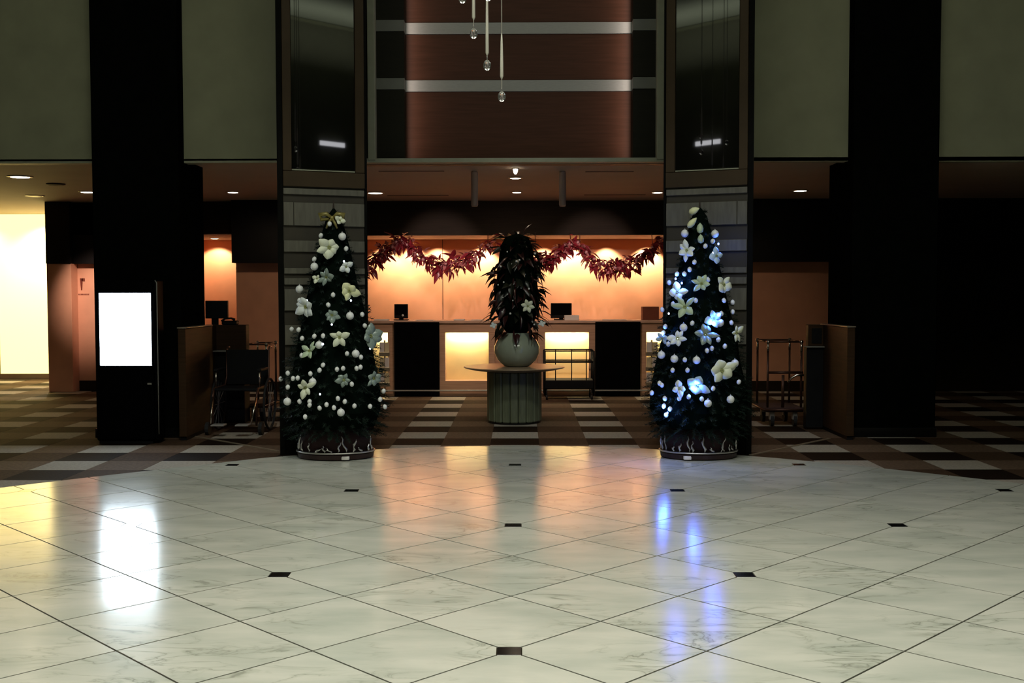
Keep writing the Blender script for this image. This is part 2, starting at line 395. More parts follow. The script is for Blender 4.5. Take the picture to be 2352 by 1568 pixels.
for i in range(-26, 16):
    for j in range(-26, 16):
        c = [lat(i,j), lat(i+1,j), lat(i+1,j+1), lat(i,j+1)]
        cx = sum(p[0] for p in c)/4; cy = sum(p[1] for p in c)/4
        if abs(cx) > 6.5 or cy < -6.0 or cy > 11.5: continue
        poly = [(cx+(p[0]-cx)*(1-J*1.6/0.42), cy+(p[1]-cy)*(1-J*1.6/0.42)) for p in c]
        for q, (a, b) in enumerate(((i,j),(i+1,j),(i+1,j+1),(i,j+1))):
            if a % 3 == 0 and b % 3 == 0:            # corner cut off by a black inset
                p = c[q]; d = ((cx-p[0]), (cy-p[1])); l = math.hypot(*d); d = (d[0]/l, d[1]/l)
                m0 = (p[0]+d[0]*(INS+0.004), p[1]+d[1]*(INS+0.004)); tdir = (-d[1], d[0])
                poly = clip(poly, (m0[0]+tdir[0], m0[1]+tdir[1]), (m0[0]-tdir[0], m0[1]-tdir[1]), False) if \
                    ((m0[0]-tdir[0]-(m0[0]+tdir[0]))*(cy-m0[1]-tdir[1]) - (m0[1]-tdir[1]-(m0[1]+tdir[1]))*(cx-m0[0]-tdir[0])) > 0 else \
                    clip(poly, (m0[0]+tdir[0], m0[1]+tdir[1]), (m0[0]-tdir[0], m0[1]-tdir[1]), True)
                if not poly: break
        edge = False
        for k in range(len(BP)-1):
            a, b = BP[k], BP[k+1]
            if poly and any(((b[0]-a[0])*(p[1]-a[1]) - (b[1]-a[1])*(p[0]-a[0])) > 0 for p in poly):
                poly = clip(poly, a, b, True); edge = True
        if len(poly) < 3 or parea(poly) < 0.004: continue
        near = cy > 3.3 and abs(cx) < 0.62*cy + 1.0
        if near:
            mb = MB(); x, y = prism_into(mb, poly, -0.006, 0.0, 0.0)
            mb.v = [(a-x, b-y, z) for a, b, z in mb.v]
            o = bpy.data.objects.new('marble_tile', mb.mesh('marble_tile', M['marble'])); COL.objects.link(o)
            o.parent = floor; o.location = (x, y, 0.25); count += 1
        else: prism_into(rest, poly, -0.004, 0.0, 0.0)
fo = Vector((0,0,-0.25))
tag(rest.build('marble_tiles', M['marble'], floor), kind='stuff')
mb = MB(); mb.box(-INS, INS, -INS, INS, -0.004, 0.0, 0.0015); ins_me = mb.mesh('black_inset', M['black_stone'])
for i in range(-6, 8, 1):
    for j in range(-6, 8, 1):
        x, y = lat(3*i, 3*j)
        if y < -2 or abs(x) > 5.2: continue
        inside = all(((b[0]-a[0])*(y-a[1]) - (b[1]-a[1])*(x-a[0])) < -0.05 for a, b in zip(BP[:-1], BP[1:]))
        if inside: inst('black_inset', ins_me, floor, (x, y, 0.25))
print('marble tiles', count)
# carpet tiles: light/dark squares in every second column, brown ones between
def bnd(x):
    for a, b in zip(BP[:-1], BP[1:]):
        if a[0] <= x <= b[0]: return a[1] + (b[1]-a[1])*(x-a[0])/(b[0]-a[0])
    return -9
far = {k: MB() for k in ('carpet_light','carpet_dark','carpet_mid','carpet_brown')}
cells = []
TX, TY = 0.5, 0.515
for a in range(-25, 25):
    for b in range(-7, 18):
        x0 = -0.31 + a*TX; y0 = 10.98 + b*TY; x1 = x0+TX; y1 = y0+TY
        if x0 < -12.4 or x1 > 12.4: continue
        ym = 17.0 if x0 > -7.3 else 19.5
        y1 = min(y1, ym)
        if y0 > ym-0.05: continue
        poly = [(x0,y0),(x1,y0),(x1,y1),(x0,y1)]
        if -6 < x0 < 5.9 or -6 < x1 < 5.9:
            xa, xb = max(x0,-6.0), min(x1,5.9)
            ya, yb = bnd(xa), bnd(xb)
            if min(ya, yb) > y0 - 0.2:
                poly = clip(poly, (xa, ya+0.004), (xb, yb+0.004), False)
        if len(poly) < 3 or parea(poly) < 0.003: continue
        if a % 2 == 0: k = 'carpet_dark' if b % 2 == 0 else 'carpet_light'
        else: k = 'carpet_brown' if b % 2 == 0 else 'carpet_mid'
        cells.append((poly, k, (x0+x1)/2, (y0+y1)/2))
cells.sort(key=lambda c: (0 if abs(c[2]) < 0.49*c[3]+0.6 else 100) + c[3])
for q, (poly, k, cx, cy) in enumerate(cells):
    if q < 285:
        mb = MB(); x, y = prism_into(mb, poly, -TH, -0.001, 0.003)
        mb.v = [(a-x, b-y, z) for a, b, z in mb.v]
        o = bpy.data.objects.new('carpet_tile', mb.mesh('carpet_tile', M[k])); COL.objects.link(o)
        o.parent = floor; o.location = (x, y, 0.25)
    else: prism_into(far[k], poly, -TH, -0.001, 0.0)
for k, mb in far.items():
    if mb.v: tag(mb.build('carpet_tiles', M[k], floor), kind='stuff')

# metal strips let into the carpet between the towers and the columns
def strip(name, pa, pb, wd=0.018):
    a = Vector((pa[0], pa[1], 0)); b = Vector((pb[0], pb[1], 0)); t = (b-a).normalized(); nn = Vector((-t.y, t.x, 0))*wd
    P = [a-nn, b-nn, b+nn, a+nn]
    mb = MB(); prism_into(mb, [(p.x, p.y) for p in P], -0.002, 0.006, 0.002)
    return struct(mb.build(name, M['brass_strip'], origin=(a.x, a.y, 0)))
fa, fb = F(440,1001), F(640,1036)
strip('trim_1', fa, fb)
fa, fb = F(1905,1007), F(1724,1045)
strip('trim_2', fa, fb)
fa, fb = F(1887,976), F(1946,998)
strip('trim_3', fa, fb)

# ------------------------------------------------------------------ building shell
YP = 11.75; H = 2.975; YW = 17.0; TOP = 8.8
zb = AZ(367, YP)
cxl0, cxl1 = AX(216, 11.55), AX(414, 11.55)           # left black column
cxr0, cxr1 = AX(1957, 11.55), AX(2153, 11.55)
box_struct('wall_upper_left', M['upper_wall'], -12, cxl0-0.02, YP, YP+0.15, zb, TOP)
box_struct('wall_upper_left', M['upper_wall'], cxl1+0.0, AX(641, YP), YP, YP+0.15, zb, TOP)
box_struct('wall_upper_right', M['upper_wall'], AX(1729, YP), cxr0-0.0, YP, YP+0.15, zb-0.02, TOP)
box_struct('wall_upper_right', M['upper_wall'], cxr1+0.02, 12, YP, YP+0.15, zb-0.03, TOP)
# black square columns
for nm, (a, b) in (('column_left', (cxl0, cxl1)), ('column_right', (cxr0, cxr1))):
    c = box_struct(nm, M['black_column'], a, b, 11.55, 12.45, 0, TOP, bev=0.01)
    MB().box(a-0.012, b+0.012, 11.538, 12.462, 0.0, 0.10, 0.004).build('column_base', M['black_stone'], c)
# hall ceiling
ceil = struct(MB().box(-12, 12, YP+0.15, YW+0.1, H, H+0.012).build('ceiling', M['ceiling'], origin=(0,YP,H)))
MB().box(-12, AX(108,YW)+0.6, YW+0.1, 19.7, H, H+0.12).build('ceiling_panel', M['ceiling'], ceil)
MB().box(-12, 12, YP, YP+0.15, H-0.03, zb+0.02, 0.0).build('edge_beam', M['green_trim'], ceil)
for (px, py, wpx) in ((945, 393, 150), (960, 449, 140), (1412, 447, 140), (1400, 394, 110)):
    c = A(px, py, 1); d = ray(px, py); p = CAM + d*((H-CAM.z)/d.z)
    hw = wpx/2/FPX*p.y
    MB().box(p.x-hw, p.x+hw, p.y-0.03, p.y+0.03, H-0.004, H+0.02).build('ceiling_slot', M['vent'], ceil)
# centre recess: wood panels between brushed bands, dark side wings standing forward
YC = 12.0; yw = 11.86
x0, x1 = AX(864, YC), AX(1508, YC); xa, xb = AX(932, yw), AX(1452, yw)
wc = struct(MB().box(x0-0.3, x1+0.3, YC+0.03, YC+0.2, H-0.02, TOP).build('wall_centre', M['tower_body'], origin=(0,YC,H)))
bz = [(AZ(210,YC), AZ(184,YC)), (AZ(78,YC), AZ(52,YC))]
while bz[-1][1] < TOP-1.0:
    d = bz[1][0]-bz[0][0]; bz.append((bz[-1][0]+d, bz[-1][1]+d))
zz = H+0.01
for (z0, z1) in bz:
    MB().box(xa-0.1, xb+0.1, YC, YC+0.03, zz, z0-0.004, 0.003).build('wood_panel', M['atrium_wood'], wc)
    MB().box(xa-0.1, xb+0.1, YC-0.012, YC+0.03, z0, z1, 0.003).build('steel_band', M['steel'], wc)
    for (p, q) in ((x0, xa), (xb, x1)):
        MB().box(p, q, yw, YC+0.02, zz, z0-0.004, 0.003).build('wing_panel', M['atrium_wood_dark'], wc)
        MB().box(p, q, yw-0.008, YC+0.02, z0, z1, 0.003).build('wing_band', M['wing_band'], wc)
    zz = z1+0.004
for k, (p, q) in enumerate(((848, 865), (1507, 1525))):
    box_struct('trim_%d' % (4+k), M['green_trim'], AX(p, YP), AX(q, YP), YP-0.02, YC+0.1, zb, TOP, bev=0.005)
zc = 5.2
area('recess_light_left', (xa+0.02, YC-0.11, zc), (xa+1.0, YC+0.02, zc), 0.05, 4.4, 5.0, (1.0, 0.80, 0.72)).data.size = 0.05
area('recess_light_right', (xb-0.02, YC-0.11, zc), (xb-1.0, YC+0.02, zc), 0.05, 4.4, 7.0, (1.0, 0.82, 0.74))

# rear lobby: fascia over the reception, salmon walls with dark bulkheads
zF = AZ(540, YW); zS = AZ(603, YW)
ro0, ro1 = AX(800, YW), AX(1562, YW)
box_struct('wall_fascia', M['fascia'], ro0, ro1, YW, YW+0.12, zF, H)
def lower_wall(name, a, b, top=zS, y=YW, m='salmon'):
    wl = box_struct(name, M[m], a, b, y, y+0.15, 0, top)
    MB().box(a, b, y-0.015, y, 0, 0.16, 0.004).build('skirting', M['fascia'], wl); return wl
def bulkhead(name, a, b, z0=zS, y=YW): return box_struct(name, M['dark_bulkhead'], a, b, y-0.25, y+0.15, z0, H)
nL, nR = AX(400, YW), AX(543, YW)
lower_wall('wall_back', nR, ro0); bulkhead('wall_bulkhead', nR, ro0)
lower_wall('wall_back', ro1, 5.5); lower_wall('wall_back', 5.5, 9.0, m='dark_room'); bulkhead('wall_bulkhead', ro1, 9.0)  # far stretch past the right column: its darkness is put into the colour
box_struct('wall_fascia', M['fascia'], nL, nR, YW, YW+0.12, AZ(536, YW), H)
pL0, pL1 = AX(108, YW), AX(164, YW)
lower_wall('wall_back', pL1, nL, y=YW+0.25)
box_struct('wall_fascia', M['fascia'], pL1, nL, YW+0.1, YW+0.25, AZ(537, YW), H)
bulkhead('wall_bulkhead', pL1, nL, y=YW+0.35).scale = (1,1,1)
pl = struct(MB().box(pL0, pL1, YW, YW+0.6, 0, zS, 0.004).build('wall_pier', M['salmon'], origin=(pL0,YW,0)))
box_struct('wall_bulkhead', M['dark_bulkhead'], pL0, pL1, YW-0.02, YW+0.6, zS, H)
# sign on the salmon wall: a narrow funnel-shaped mark above a line of small letters
ys = YW+0.25
s0 = A(190, 655, ys)
sg = thing('wall_sign', (s0.x, ys, s0.z), 'small brown funnel-shaped mark above a thin line on the salmon wall', 'sign')
mb = MB(); zt, zm = AZ(637, ys), AZ(664, ys)
xs0 = AX(184.5, ys); xs1 = AX(195.5, ys); xm = AX(187.5, ys)
mb.poly([(xs0,ys-0.008,zt),(xs0+0.045,ys-0.008,zt),(xm+0.012,ys-0.008,zm),(xm-0.006,ys-0.008,zm),
         (xs0,ys-0.001,zt),(xs0+0.045,ys-0.001,zt),(xm+0.012,ys-0.001,zm),(xm-0.006,ys-0.001,zm)],
        [(0,1,2,3),(7,6,5,4),(0,4,5,1),(1,5,6,2),(2,6,7,3),(3,7,4,0)])
mb.box(xs0+0.03, xs1, ys-0.008, ys-0.001, zt-0.045, zt)
mb.build('sign_mark', M['sign_brown'], sg)
mb = MB()
for k in range(9):
    xx = AX(180.5+k*2.8, ys); mb.box(xx, xx+0.012, ys-0.005, ys-0.001, AZ(675.5, ys), AZ(672.5, ys))
mb.build('sign_line', M['sign_brown'], sg)
# backlit glass wall at far left
gw0 = pL0+0.9
gw = struct(MB().box(-12, gw0, 19.6, 19.7, 0.0, H).build('wall_glow', M['glow_wall'], origin=(-9,19.6,0)))
for k in range(-12, -7):
    MB().box(k+0.55, k+0.575, 19.588, 19.6, 0.0, H).build('glass_joint', M['brass_strip'], gw)
MB().box(-12, gw0, 19.56, 19.6, 0.0, 0.10).build('skirting', M['brass_strip'], gw)
box_struct('wall_side', M['salmon'], pL1-0.05, pL1+0.1, YW+0.6, 19.7, 0, H)
spot('glow_washer', (-8.4, 19.1, 2.85), (-8.5, 19.6, 1.6), 190, (1.0, 0.90, 0.68), 120, 0.8)
spot('glow_washer_two', (-9.7, 19.1, 2.85), (-9.7, 19.6, 1.6), 60, (1.0, 0.85, 0.55), 120, 0.8)
spot('glow_spill', (-8.15, 18.9, 2.9), (-7.75, 17.0, 0.0), 260, (1.0, 0.86, 0.7), 34, 0.5)
# reception room
YR = 18.7; ZR = 2.46
rb = box_struct('wall_reception', M['reception_wall'], nL-0.2, 4.3, YR, YR+0.12, 0, ZR+0.1)
rc = struct(MB().box(nL-0.2, 4.3, YW+0.12, YR, ZR, ZR+0.1).build('ceiling_reception', M['ceiling'], origin=(0,YW,ZR)))
box_struct('wall_reception_side', M['reception_wall'], 4.2, 4.3, YW+0.15, YR, 0, ZR)
box_struct('wall_reception_side', M['reception_wall'], nL-0.2, nL-0.05, YW+0.15, YR, 0, ZR)
px = AX(1017, YR)
MB().box(px-0.004, px+0.004, YR-0.004, YR+0.01, 0, ZR).build('wall_joint', M['stem'], rb)
# room shell out of view
box_struct('wall_left', M['dark_room'], -12.15, -12, -6.5, 19.8, 0, TOP)
box_struct('wall_right', M['dark_room'], 12, 12.15, -6.5, 19.8, 0, TOP)
box_struct('wall_far_right', M['dark_room'], 9.0, 12.0, YW, YW+0.15, 0, H)
box_struct('wall_rear', M['rear_wall'], -12, 12, -5.55, -5.4, 0, TOP)
box_struct('trim_6', M['upper_wall'], -12, 12, -5.4, -5.34, TOP-0.10, TOP-0.02)
at = struct(MB().box(-12.1, 12.1, -6.6, YC+0.2, TOP, TOP+0.15).build('ceiling_atrium', M['atrium_ceiling'], origin=(0,0,TOP)))

# ------------------------------------------------------------------ mirror-clad towers
def tower(side):
    O = Vector((AX(652, 10.33), 10.33, 0)); I = Vector((AX(838, 10.63), 10.63, 0))
    if side == 'right': O.x = MX(O.x); I.x = MX(I.x)
    U = (I-O); W = U.length; U.normalize()
    Nn = Vector((U.y, -U.x, 0))
    if Nn.y > 0: Nn = -Nn
    def T(u, d, z):
        p = O + U*u + (Nn*d if d >= 0 else Vector((0.15*(1 if side == 'left' else -1), -1, 0))*d); return (p.x, p.y, z)
    t = thing('tower_' + side if False else 'cladded_tower', (O.x, O.y, 0),
              'tall angled tower with black glass front and pale stone bands behind the %s Christmas tree' % side, 'column')
    fl = side == 'right'
    def part(name, m, *a, bev=0.003):
        mb = MB().box(*a, bev=bev, T=T)
        if fl: mb.f = [tuple(reversed(f)) for f in mb.f]
        return mb.build(name, M[m], t)
    part('tower_body', 'tower_body', 0, W, -0.55, 0, 0, 7.6)
    part('side_fin', 'tower_black', -0.055, -0.002, -0.55, 0.02, 0, 7.6)
    part('side_fin', 'tower_black', W+0.002, W+0.03, -0.55, 0.0, 0, 7.6)
    g0, g1 = W*0.108, W*0.885; zg = AZ(388, 10.45)
    part('glass_panel', 'tower_glass', g0, g1, 0.0, 0.012, zg, 7.6)
    part('frame_post', 'bronze', 0.0, g0-0.003, 0, 0.03, zg-0.02, 7.6)
    part('frame_post', 'bronze', g1+0.003, W, 0, 0.03, zg-0.02, 7.6)
    part('frame_rail', 'bronze', 0.0, W, 0, 0.035, AZ(429, 10.45), zg-0.024)
    part('glass_sill', 'green_trim', g0, g1, 0.0, 0.022, zg-0.018, zg-0.006)
    for (ya, yb, split) in ((433, 447, 0), (465, 518, 1), (552, 578, 0), (615, 628, 0), (638, 653, 0), (663, 712, 0), (745, 790, 0), (840, 885, 0)):
        z1, z0 = AZ(ya, 10.45), AZ(yb, 10.45)
        cuts = [0.0, W*0.125, W] if split else [0.0, W]
        for a, b in zip(cuts[:-1], cuts[1:]):
            part('stone_band', 'tower_stone', a+0.003, b-0.003, 0, 0.022, z0, z1)
    part('tower_plinth', 'tower_black', 0, W, 0, 0.012, 0, 0.35)
    return O, I, U, Nn, W
TL = tower('left'); TR = tower('right')

# ------------------------------------------------------------------ downlights
def downlight(px, py, z, label, r=0.055, m='lamp', power=12, col=WARM, dome=False):
    d = ray(px, py); p = CAM + d*((z-CAM.z)/d.z)
    t = thing('downlight', (p.x, p.y, z), label, 'ceiling light')
    MB().lathe([(r*1.35, 0.0), (r*1.4, -0.006), (r*1.1, -0.012), (r*1.02, -0.004), (r*1.02, 0.0)], (p.x, p.y, z), 20).build('ring', M['lamp_ring'], t, True)
    if dome: MB().lathe([(r, -0.005), (r, -0.02), (r*0.8, -0.05), (r*0.4, -0.068), (0.002, -0.072)], (p.x, p.y, z), 20).build('lamp_glass', M[m], t, True)
    else: MB().lathe([(r, -0.005), (r, -0.012), (r*0.7, -0.016), (0.002, -0.018)], (p.x, p.y, z), 20).build('lamp_glass', M[m], t, True)
    if power: spot('downlight_beam', (p.x, p.y, z-0.08), (p.x, p.y, 0), power, col, 110, 0.8)
    return p
downlight(46, 405, H, 'flush downlight in the ceiling at far left, nearest the viewer, above the glowing wall', 0.11, power=14)
downlight(201, 440, H, 'flush downlight beside the left black column on its outer side', 0.09, power=11)
downlight(80, 449, H, 'dim flush downlight close to the top of the glowing wall', 0.10, power=0, m='lamp_ring')
downlight(535, 440.5, H, 'flush downlight between the left black column and the left tower', 0.07, power=9)
downlight(862, 442, H, 'thin flush downlight at the inner edge of the left tower', 0.10, power=11)
downlight(1184, 386, H, 'round domed lamp in the centre ceiling, nearest the viewer', 0.028, m='lamp', power=6, dome=True)
downlight(1184, 407.5, H, 'middle one of the three centre ceiling lights', 0.065, power=5)
downlight(1187, 440.5, H, 'rearmost of the three centre ceiling lights', 0.06, power=5)
downlight(1510, 441, H, 'thin flush downlight at the inner edge of the right tower', 0.07, power=5)
downlight(1838, 437, H, 'flush downlight between the right tower and the right black column', 0.085, power=5)
downlight(493, 546.5, ZR, 'wall-washer lamp above the recess beside the left black column', 0.06, power=0)
spot('wash_niche', (AX(497, YR-0.3), YR-0.32, ZR-0.02), (AX(500, YR), YR, 1.6), 50, (1.0, 0.78, 0.52), 100, 0.35, 0.03)
d = ray(128, 422); p = CAM + d*((H-CAM.z)/d.z)
v = thing('ceiling_vent', (p.x, p.y, H), 'round dark vent in the ceiling left of the black column', 'vent')
MB().lathe([(0.12, 0), (0.12, -0.01), (0.09, -0.02), (0.05, -0.012), (0.002, -0.012)], (p.x, p.y, H), 20).build('vent_cover', M['vent'], v, True)
# wall washers of the reception
for k, (px, pw) in enumerate(((878, 95), (945, 90), (1003, 60), (1105, 130), (1250, 60), (1312, 130), (1396, 70), (1490, 150))):
    xx = AX(px, YR-0.35)
    spot('wall_wash', (xx, YR-0.25, ZR-0.025), (xx, YR-0.05, 1.65), pw*0.88, (1.0, 0.81, 0.55), 96, 0.5, 0.03)
spot('garland_light_left', (-1.5, 13.2, 2.8), (-1.25, 16.9, 2.15), 230, (1.0, 0.72, 0.66), 23, 0.7)
spot('garland_light_right', (1.4, 13.2, 2.8), (1.15, 16.9, 2.15), 230, (1.0, 0.72, 0.66), 23, 0.7)
spot('desk_front_light', (-0.05, 14.0, 2.93), (-0.05, 16.0, 0.2), 120, (1.0, 0.72, 0.55), 120, 0.8)
spot('left_wall_light', (AX(205, 15.4), 15.3, 2.85), (AX(212, YW), YW+0.25, 1.45), 330, (1.0, 0.74, 0.62), 36, 1.0)
spot('salmon_wall_light', (AX(600, 15.6), 15.2, 2.9), (AX(600, YW), YW, 1.0), 17, WARM, 90, 0.9)
spot('salmon_wall_light_right', (AX(1745, 15.6), 15.4, 2.9), (AX(1735, YW), YW, 0.7), 9, WARM, 80, 0.9)
# pale bars modelled for the reflection streaks below the centre ceiling
for (px, wd, ya, yb, lab) in ((1090, 16, 396, 474, 'pale upright reflection streak below the ceiling left of the centre lights'),
                         (1292, 16, 390, 474, 'pale upright reflection streak below the ceiling right of the centre lights')):
    Y = 12.9; c = A(px, 430, Y); r = wd/2/FPX*Y
    t = thing('reflection_bar', (c.x, Y, H), lab, 'pendant')
    MB().lathe([(r*0.9, H-AZ(yb, Y)-H+0.0+0*H), (r, 0.02-(H-AZ(yb, Y))), (r, -0.02), (r*0.9, 0.0)], (c.x, Y, H), 16).build('tube', M['reflection_pale'], t, True) if False else \
    MB().lathe([(r*0.8, AZ(yb, Y)-H), (r, AZ(yb, Y)-H+0.02), (r, -0.02), (r*0.8, -0.001)], (c.x, Y, H), 16).build('tube', M['reflection_pale'], t, True)

# ------------------------------------------------------------------ chandelier drops
def pendant(px, ydrop, Y, rod, lab, bead=None):
    c = A(px, ydrop, Y); x = c.x; k = Y/FPX
    t = thing('crystal_pendant', (x, Y, c.z), lab, 'pendant', 'crystal pendants of the chandelier')
    MB().tube([(x, Y, c.z), (x, Y, TOP)], 0.0035, 6).build('wire', M['wire'], t)
    if rod:
        z1, z0 = AZ(rod[0], Y), AZ(rod[1], Y)
        MB().lathe([(0.003, z0-c.z), (0.012, z0+0.02-c.z), (0.011, z0+0.35*(z1-z0)-c.z), (0.008, z0+0.8*(z1-z0)-c.z), (0.003, z1-c.z)], (x, Y, c.z), 10).build('glass_rod', M['glass_rod'], t, True)
    r = 9*k
    MB().lathe([(0.002, -12*k), (r*0.6, -10*k), (r*0.95, -5*k), (r, 0), (r*0.92, 5*k), (r*0.55, 10*k), (0.004, 12.5*k)], (x, Y, c.z), 18).build('crystal_drop', M['crystal'], t, True)
    MB().lathe([(0.002, 12*k), (0.004, 14*k), (0.004, 18*k), (0.002, 22*k)], (x, Y, c.z), 10).build('drop_cap', M['silver'], t, True)
pendant(1152.5, 222, 7.4, (75, 182), 'lowest crystal drop on a long glass rod, rightmost of the hanging pendants')
pendant(1119, 150, 7.5, (-30, 128), 'crystal drop on a glass rod, second lowest of the hanging pendants')
pendant(1088, 77, 7.6, (-120, 46), 'crystal drop hanging in front of the upper steel band, left of the two lower pendants')
pendant(1062, -4, 7.5, None, 'crystal drop cut by the top of the picture, leftmost of the hanging pendants')
pendant(1121, -9, 7.2, None, 'crystal drop just entering at the top of the picture between two glass rods')
spot('table_spot', (0.5, 6.5, 8.2), (-0.1, 12.6, 0.6), 420, (0.97, 1.0, 0.88), 17, 0.8, 0.3)
spot('chandelier_spot', (0.9, 5.2, 8.2), (-0.2, 7.5, 3.1), 160, (1, 0.97, 0.88), 34, 0.5, 0.1)

# ------------------------------------------------------------------ reception desk
YD = 16.2
dz = AZ(736, YD)
def X(px): return AX(px, YD)
dk = thing('reception_desk', (XS, YD, 0), 'long reception desk with glowing cream niches between black panels', 'desk')
xl, xr = X(800), X(1562)
MB().box(xl, xr, YD-0.03, YD+0.75, dz-0.04, dz, 0.006).build('counter_top', M['counter_top'], dk)
MB().box(xl, xr, YD+0.24, YD+0.70, 0, dz-0.04).build('carcass', M['counter'], dk)
MB().box(xl, xr, YD+0.0, YD+0.24, AZ(763, YD), dz-0.04, 0.003).build('top_rail', M['counter'], dk)
MB().box(xl, xr, YD+0.0, YD+0.24, 0.0, AZ(874, YD), 0.003).build('bottom_rail', M['counter'], dk)
for a, b in ((1008, 1022), (1122, 1136), (890, 906), (1236, 1252), (1353, 1368), (1470, 1485)):
    MB().box(X(a), X(b), YD, YD+0.24, AZ(874, YD), AZ(763, YD)).build('pilaster', M['counter'], dk)
for a, b in ((905, 1009), (1367, 1471)):
    MB().box(X(a), X(b), YD-0.035, YD+0.02, 0.0, AZ(739, YD), 0.004).build('black_panel', M['black_gloss'], dk)
for a, b, pw in ((852, 890, 2.8), (1022, 1122, 6.5), (1252, 1353, 6.5), (1485, 1562, 4.8)):
    nb = MB().box(X(a), X(b), YD+0.225, YD+0.238, AZ(874, YD), AZ(763, YD)).build('glow_niche', M['onyx'], dk)
    wx = X(b)-X(a)
    l = area('niche_lamp', ((X(a)+X(b))/2, YD+0.15, AZ(763, YD)-0.01), ((X(a)+X(b))/2, YD+0.19, AZ(763, YD)-0.30), wx*0.92, 0.05, pw, (1.0, 0.88, 0.55))
MB().tube([(xl, YD-0.05, AZ(896, YD)), (xr, YD-0.05, AZ(896, YD))], 0.011, 8).build('kick_rail', M['steel'], dk)
# things on the counter
def screen_thing(name, px0, px1, py0, py1, Y, lab, cat, tilt=0.0, z0=None):
    a = A(px0, py1, Y); b = A(px1, py0, Y); z0 = z0 if z0 is not None else dz
    cx = (a.x+b.x)/2; wv = abs(b.x-a.x); h = b.z - z0
    t = thing(name, (cx, Y, z0), lab, cat)
    MB().box(cx-wv/2, cx+wv/2, Y-0.02, Y+0.02, z0+0.025, z0+h, 0.006).build('display_panel', M['black_matt'], t)
    MB().box(cx-0.03, cx+0.03, Y-0.005, Y+0.05, z0+0.0, z0+0.12).build('stand', M['black_matt'], t)
    MB().box(cx-0.11, cx+0.11, Y-0.08, Y+0.09, z0, z0+0.014, 0.004).build('foot', M['black_matt'], t)
    MB().box(cx-wv/2+0.012, cx+wv/2-0.012, Y-0.0215, Y-0.0195, z0+0.075, z0+h-0.012).build('display', M['black_gloss'], t)
    return t
screen_thing('monitor', 1265, 1313, 696, 733, YD+0.35, 'black monitor on the reception counter right of the flower arrangement', 'monitor')
t = screen_thing('monitor', 906, 937, 698, 733, YD+0.35, 'narrow black monitor on the reception counter above the left black panel', 'monitor')
mb = MB(); mb.ball(tuple(A(925, 724, YD+0.31)), 0.018, 8, 5); mb.build('indicator_lamp', M['bauble'], t, True)
def flat(name, px0, px1, hgt, lab, cat, m, y0=0.05, y1=0.28, rot=0.0):
    a, b = AX(px0, YD+y0), AX(px1, YD+y0); cx = (a+b)/2
    o = MB().box(-(b-a)/2, (b-a)/2, 0, y1-y0, 0, hgt, min(0.004, hgt/3)).build(name, M[m], origin=(0,0,0))
    o.location = (cx, YD+y0, dz); o.rotation_euler = (0, 0, rot); tag(o, lab, cat); return o
flat('paper_tray', 1297, 1330, 0.075, 'white box standing in front of the right counter monitor', 'box', 'paper')
flat('wooden_box', 1476, 1514, 0.20, 'dark red-brown box at the right end of the reception counter', 'box', 'red_box', 0.2, 0.4)
flat('paper_sheet', 955, 995, 0.008, 'paper sheet on the counter behind the left black panel', 'paper', 'paper', rot=0.1)
flat('paper_stack', 1042, 1066, 0.02, 'small paper stack on the counter above the left glowing niche', 'paper', 'paper')
flat('paper_sheet', 1080, 1108, 0.012, 'curled paper on the counter just left of the flower arrangement', 'paper', 'paper', rot=-0.1)
flat('paper_sheet', 1385, 1440, 0.009, 'wide paper lying on the counter above the right black panel', 'paper', 'paper')
flat('desk_pad', 858, 890, 0.02, 'pale pad on the counter at the inner edge of the left tower', 'paper', 'paper')

# luggage rack standing in front of the right niche
YL = 15.85
def rack(x0, x1, Y0, Y1):
    t = thing('luggage_rack', ((x0+x1)/2, Y0, 0), 'low black tubular rack with a dark deck in front of the right glowing niche', 'rack')
    zt = AZ(806, Y0); zm = AZ(831, Y0); zd1 = AZ(873, Y0); zd0 = AZ(893, Y0)
    for x in (x0, x1):
        for y in (Y0, Y1):
            MB().tube([(x, y, 0.06), (x, y, zt)], 0.016, 8).build('post', M['black_matt'], t, True)
    for z in (zt, zm):
        MB().tube([(x0, Y0, z), (x1, Y0, z)], 0.009 if z == zt else 0.014, 8).build('rail', M['black_matt'], t, True)
        MB().tube([(x0, Y1, z), (x1, Y1, z)], 0.009, 8).build('rail', M['black_matt'], t, True)
    for fx in (0.22, 0.55, 0.85):
        x = x0+(x1-x0)*fx; MB().tube([(x, Y0, zd1), (x, Y0, zt+0.02)], 0.008, 6).build('upright', M['black_matt'], t, True)
    MB().box(x0+0.0, x1, Y0-0.02, Y1+0.02, zd0, zd1, 0.01).build('deck', M['black_matt'], t)
    for x in (x0+0.03, x1-0.03):
        for y in (Y0, Y1):
            MB().lathe([(0.03,-0.012),(0.034,0),(0.03,0.012)], (0,0,0), 14)
            mb = MB(); mb.tube([(x-0.014, y, 0.035), (x+0.014, y, 0.035)], 0.034, 12); mb.tube([(x, y, 0.035), (x, y, zd0)], 0.01, 6)
            mb.build('caster', M['rubber'], t, True)
rack(AX(1251, YL-0.2), AX(1364, YL-0.2), YL-0.2, YL+0.22)
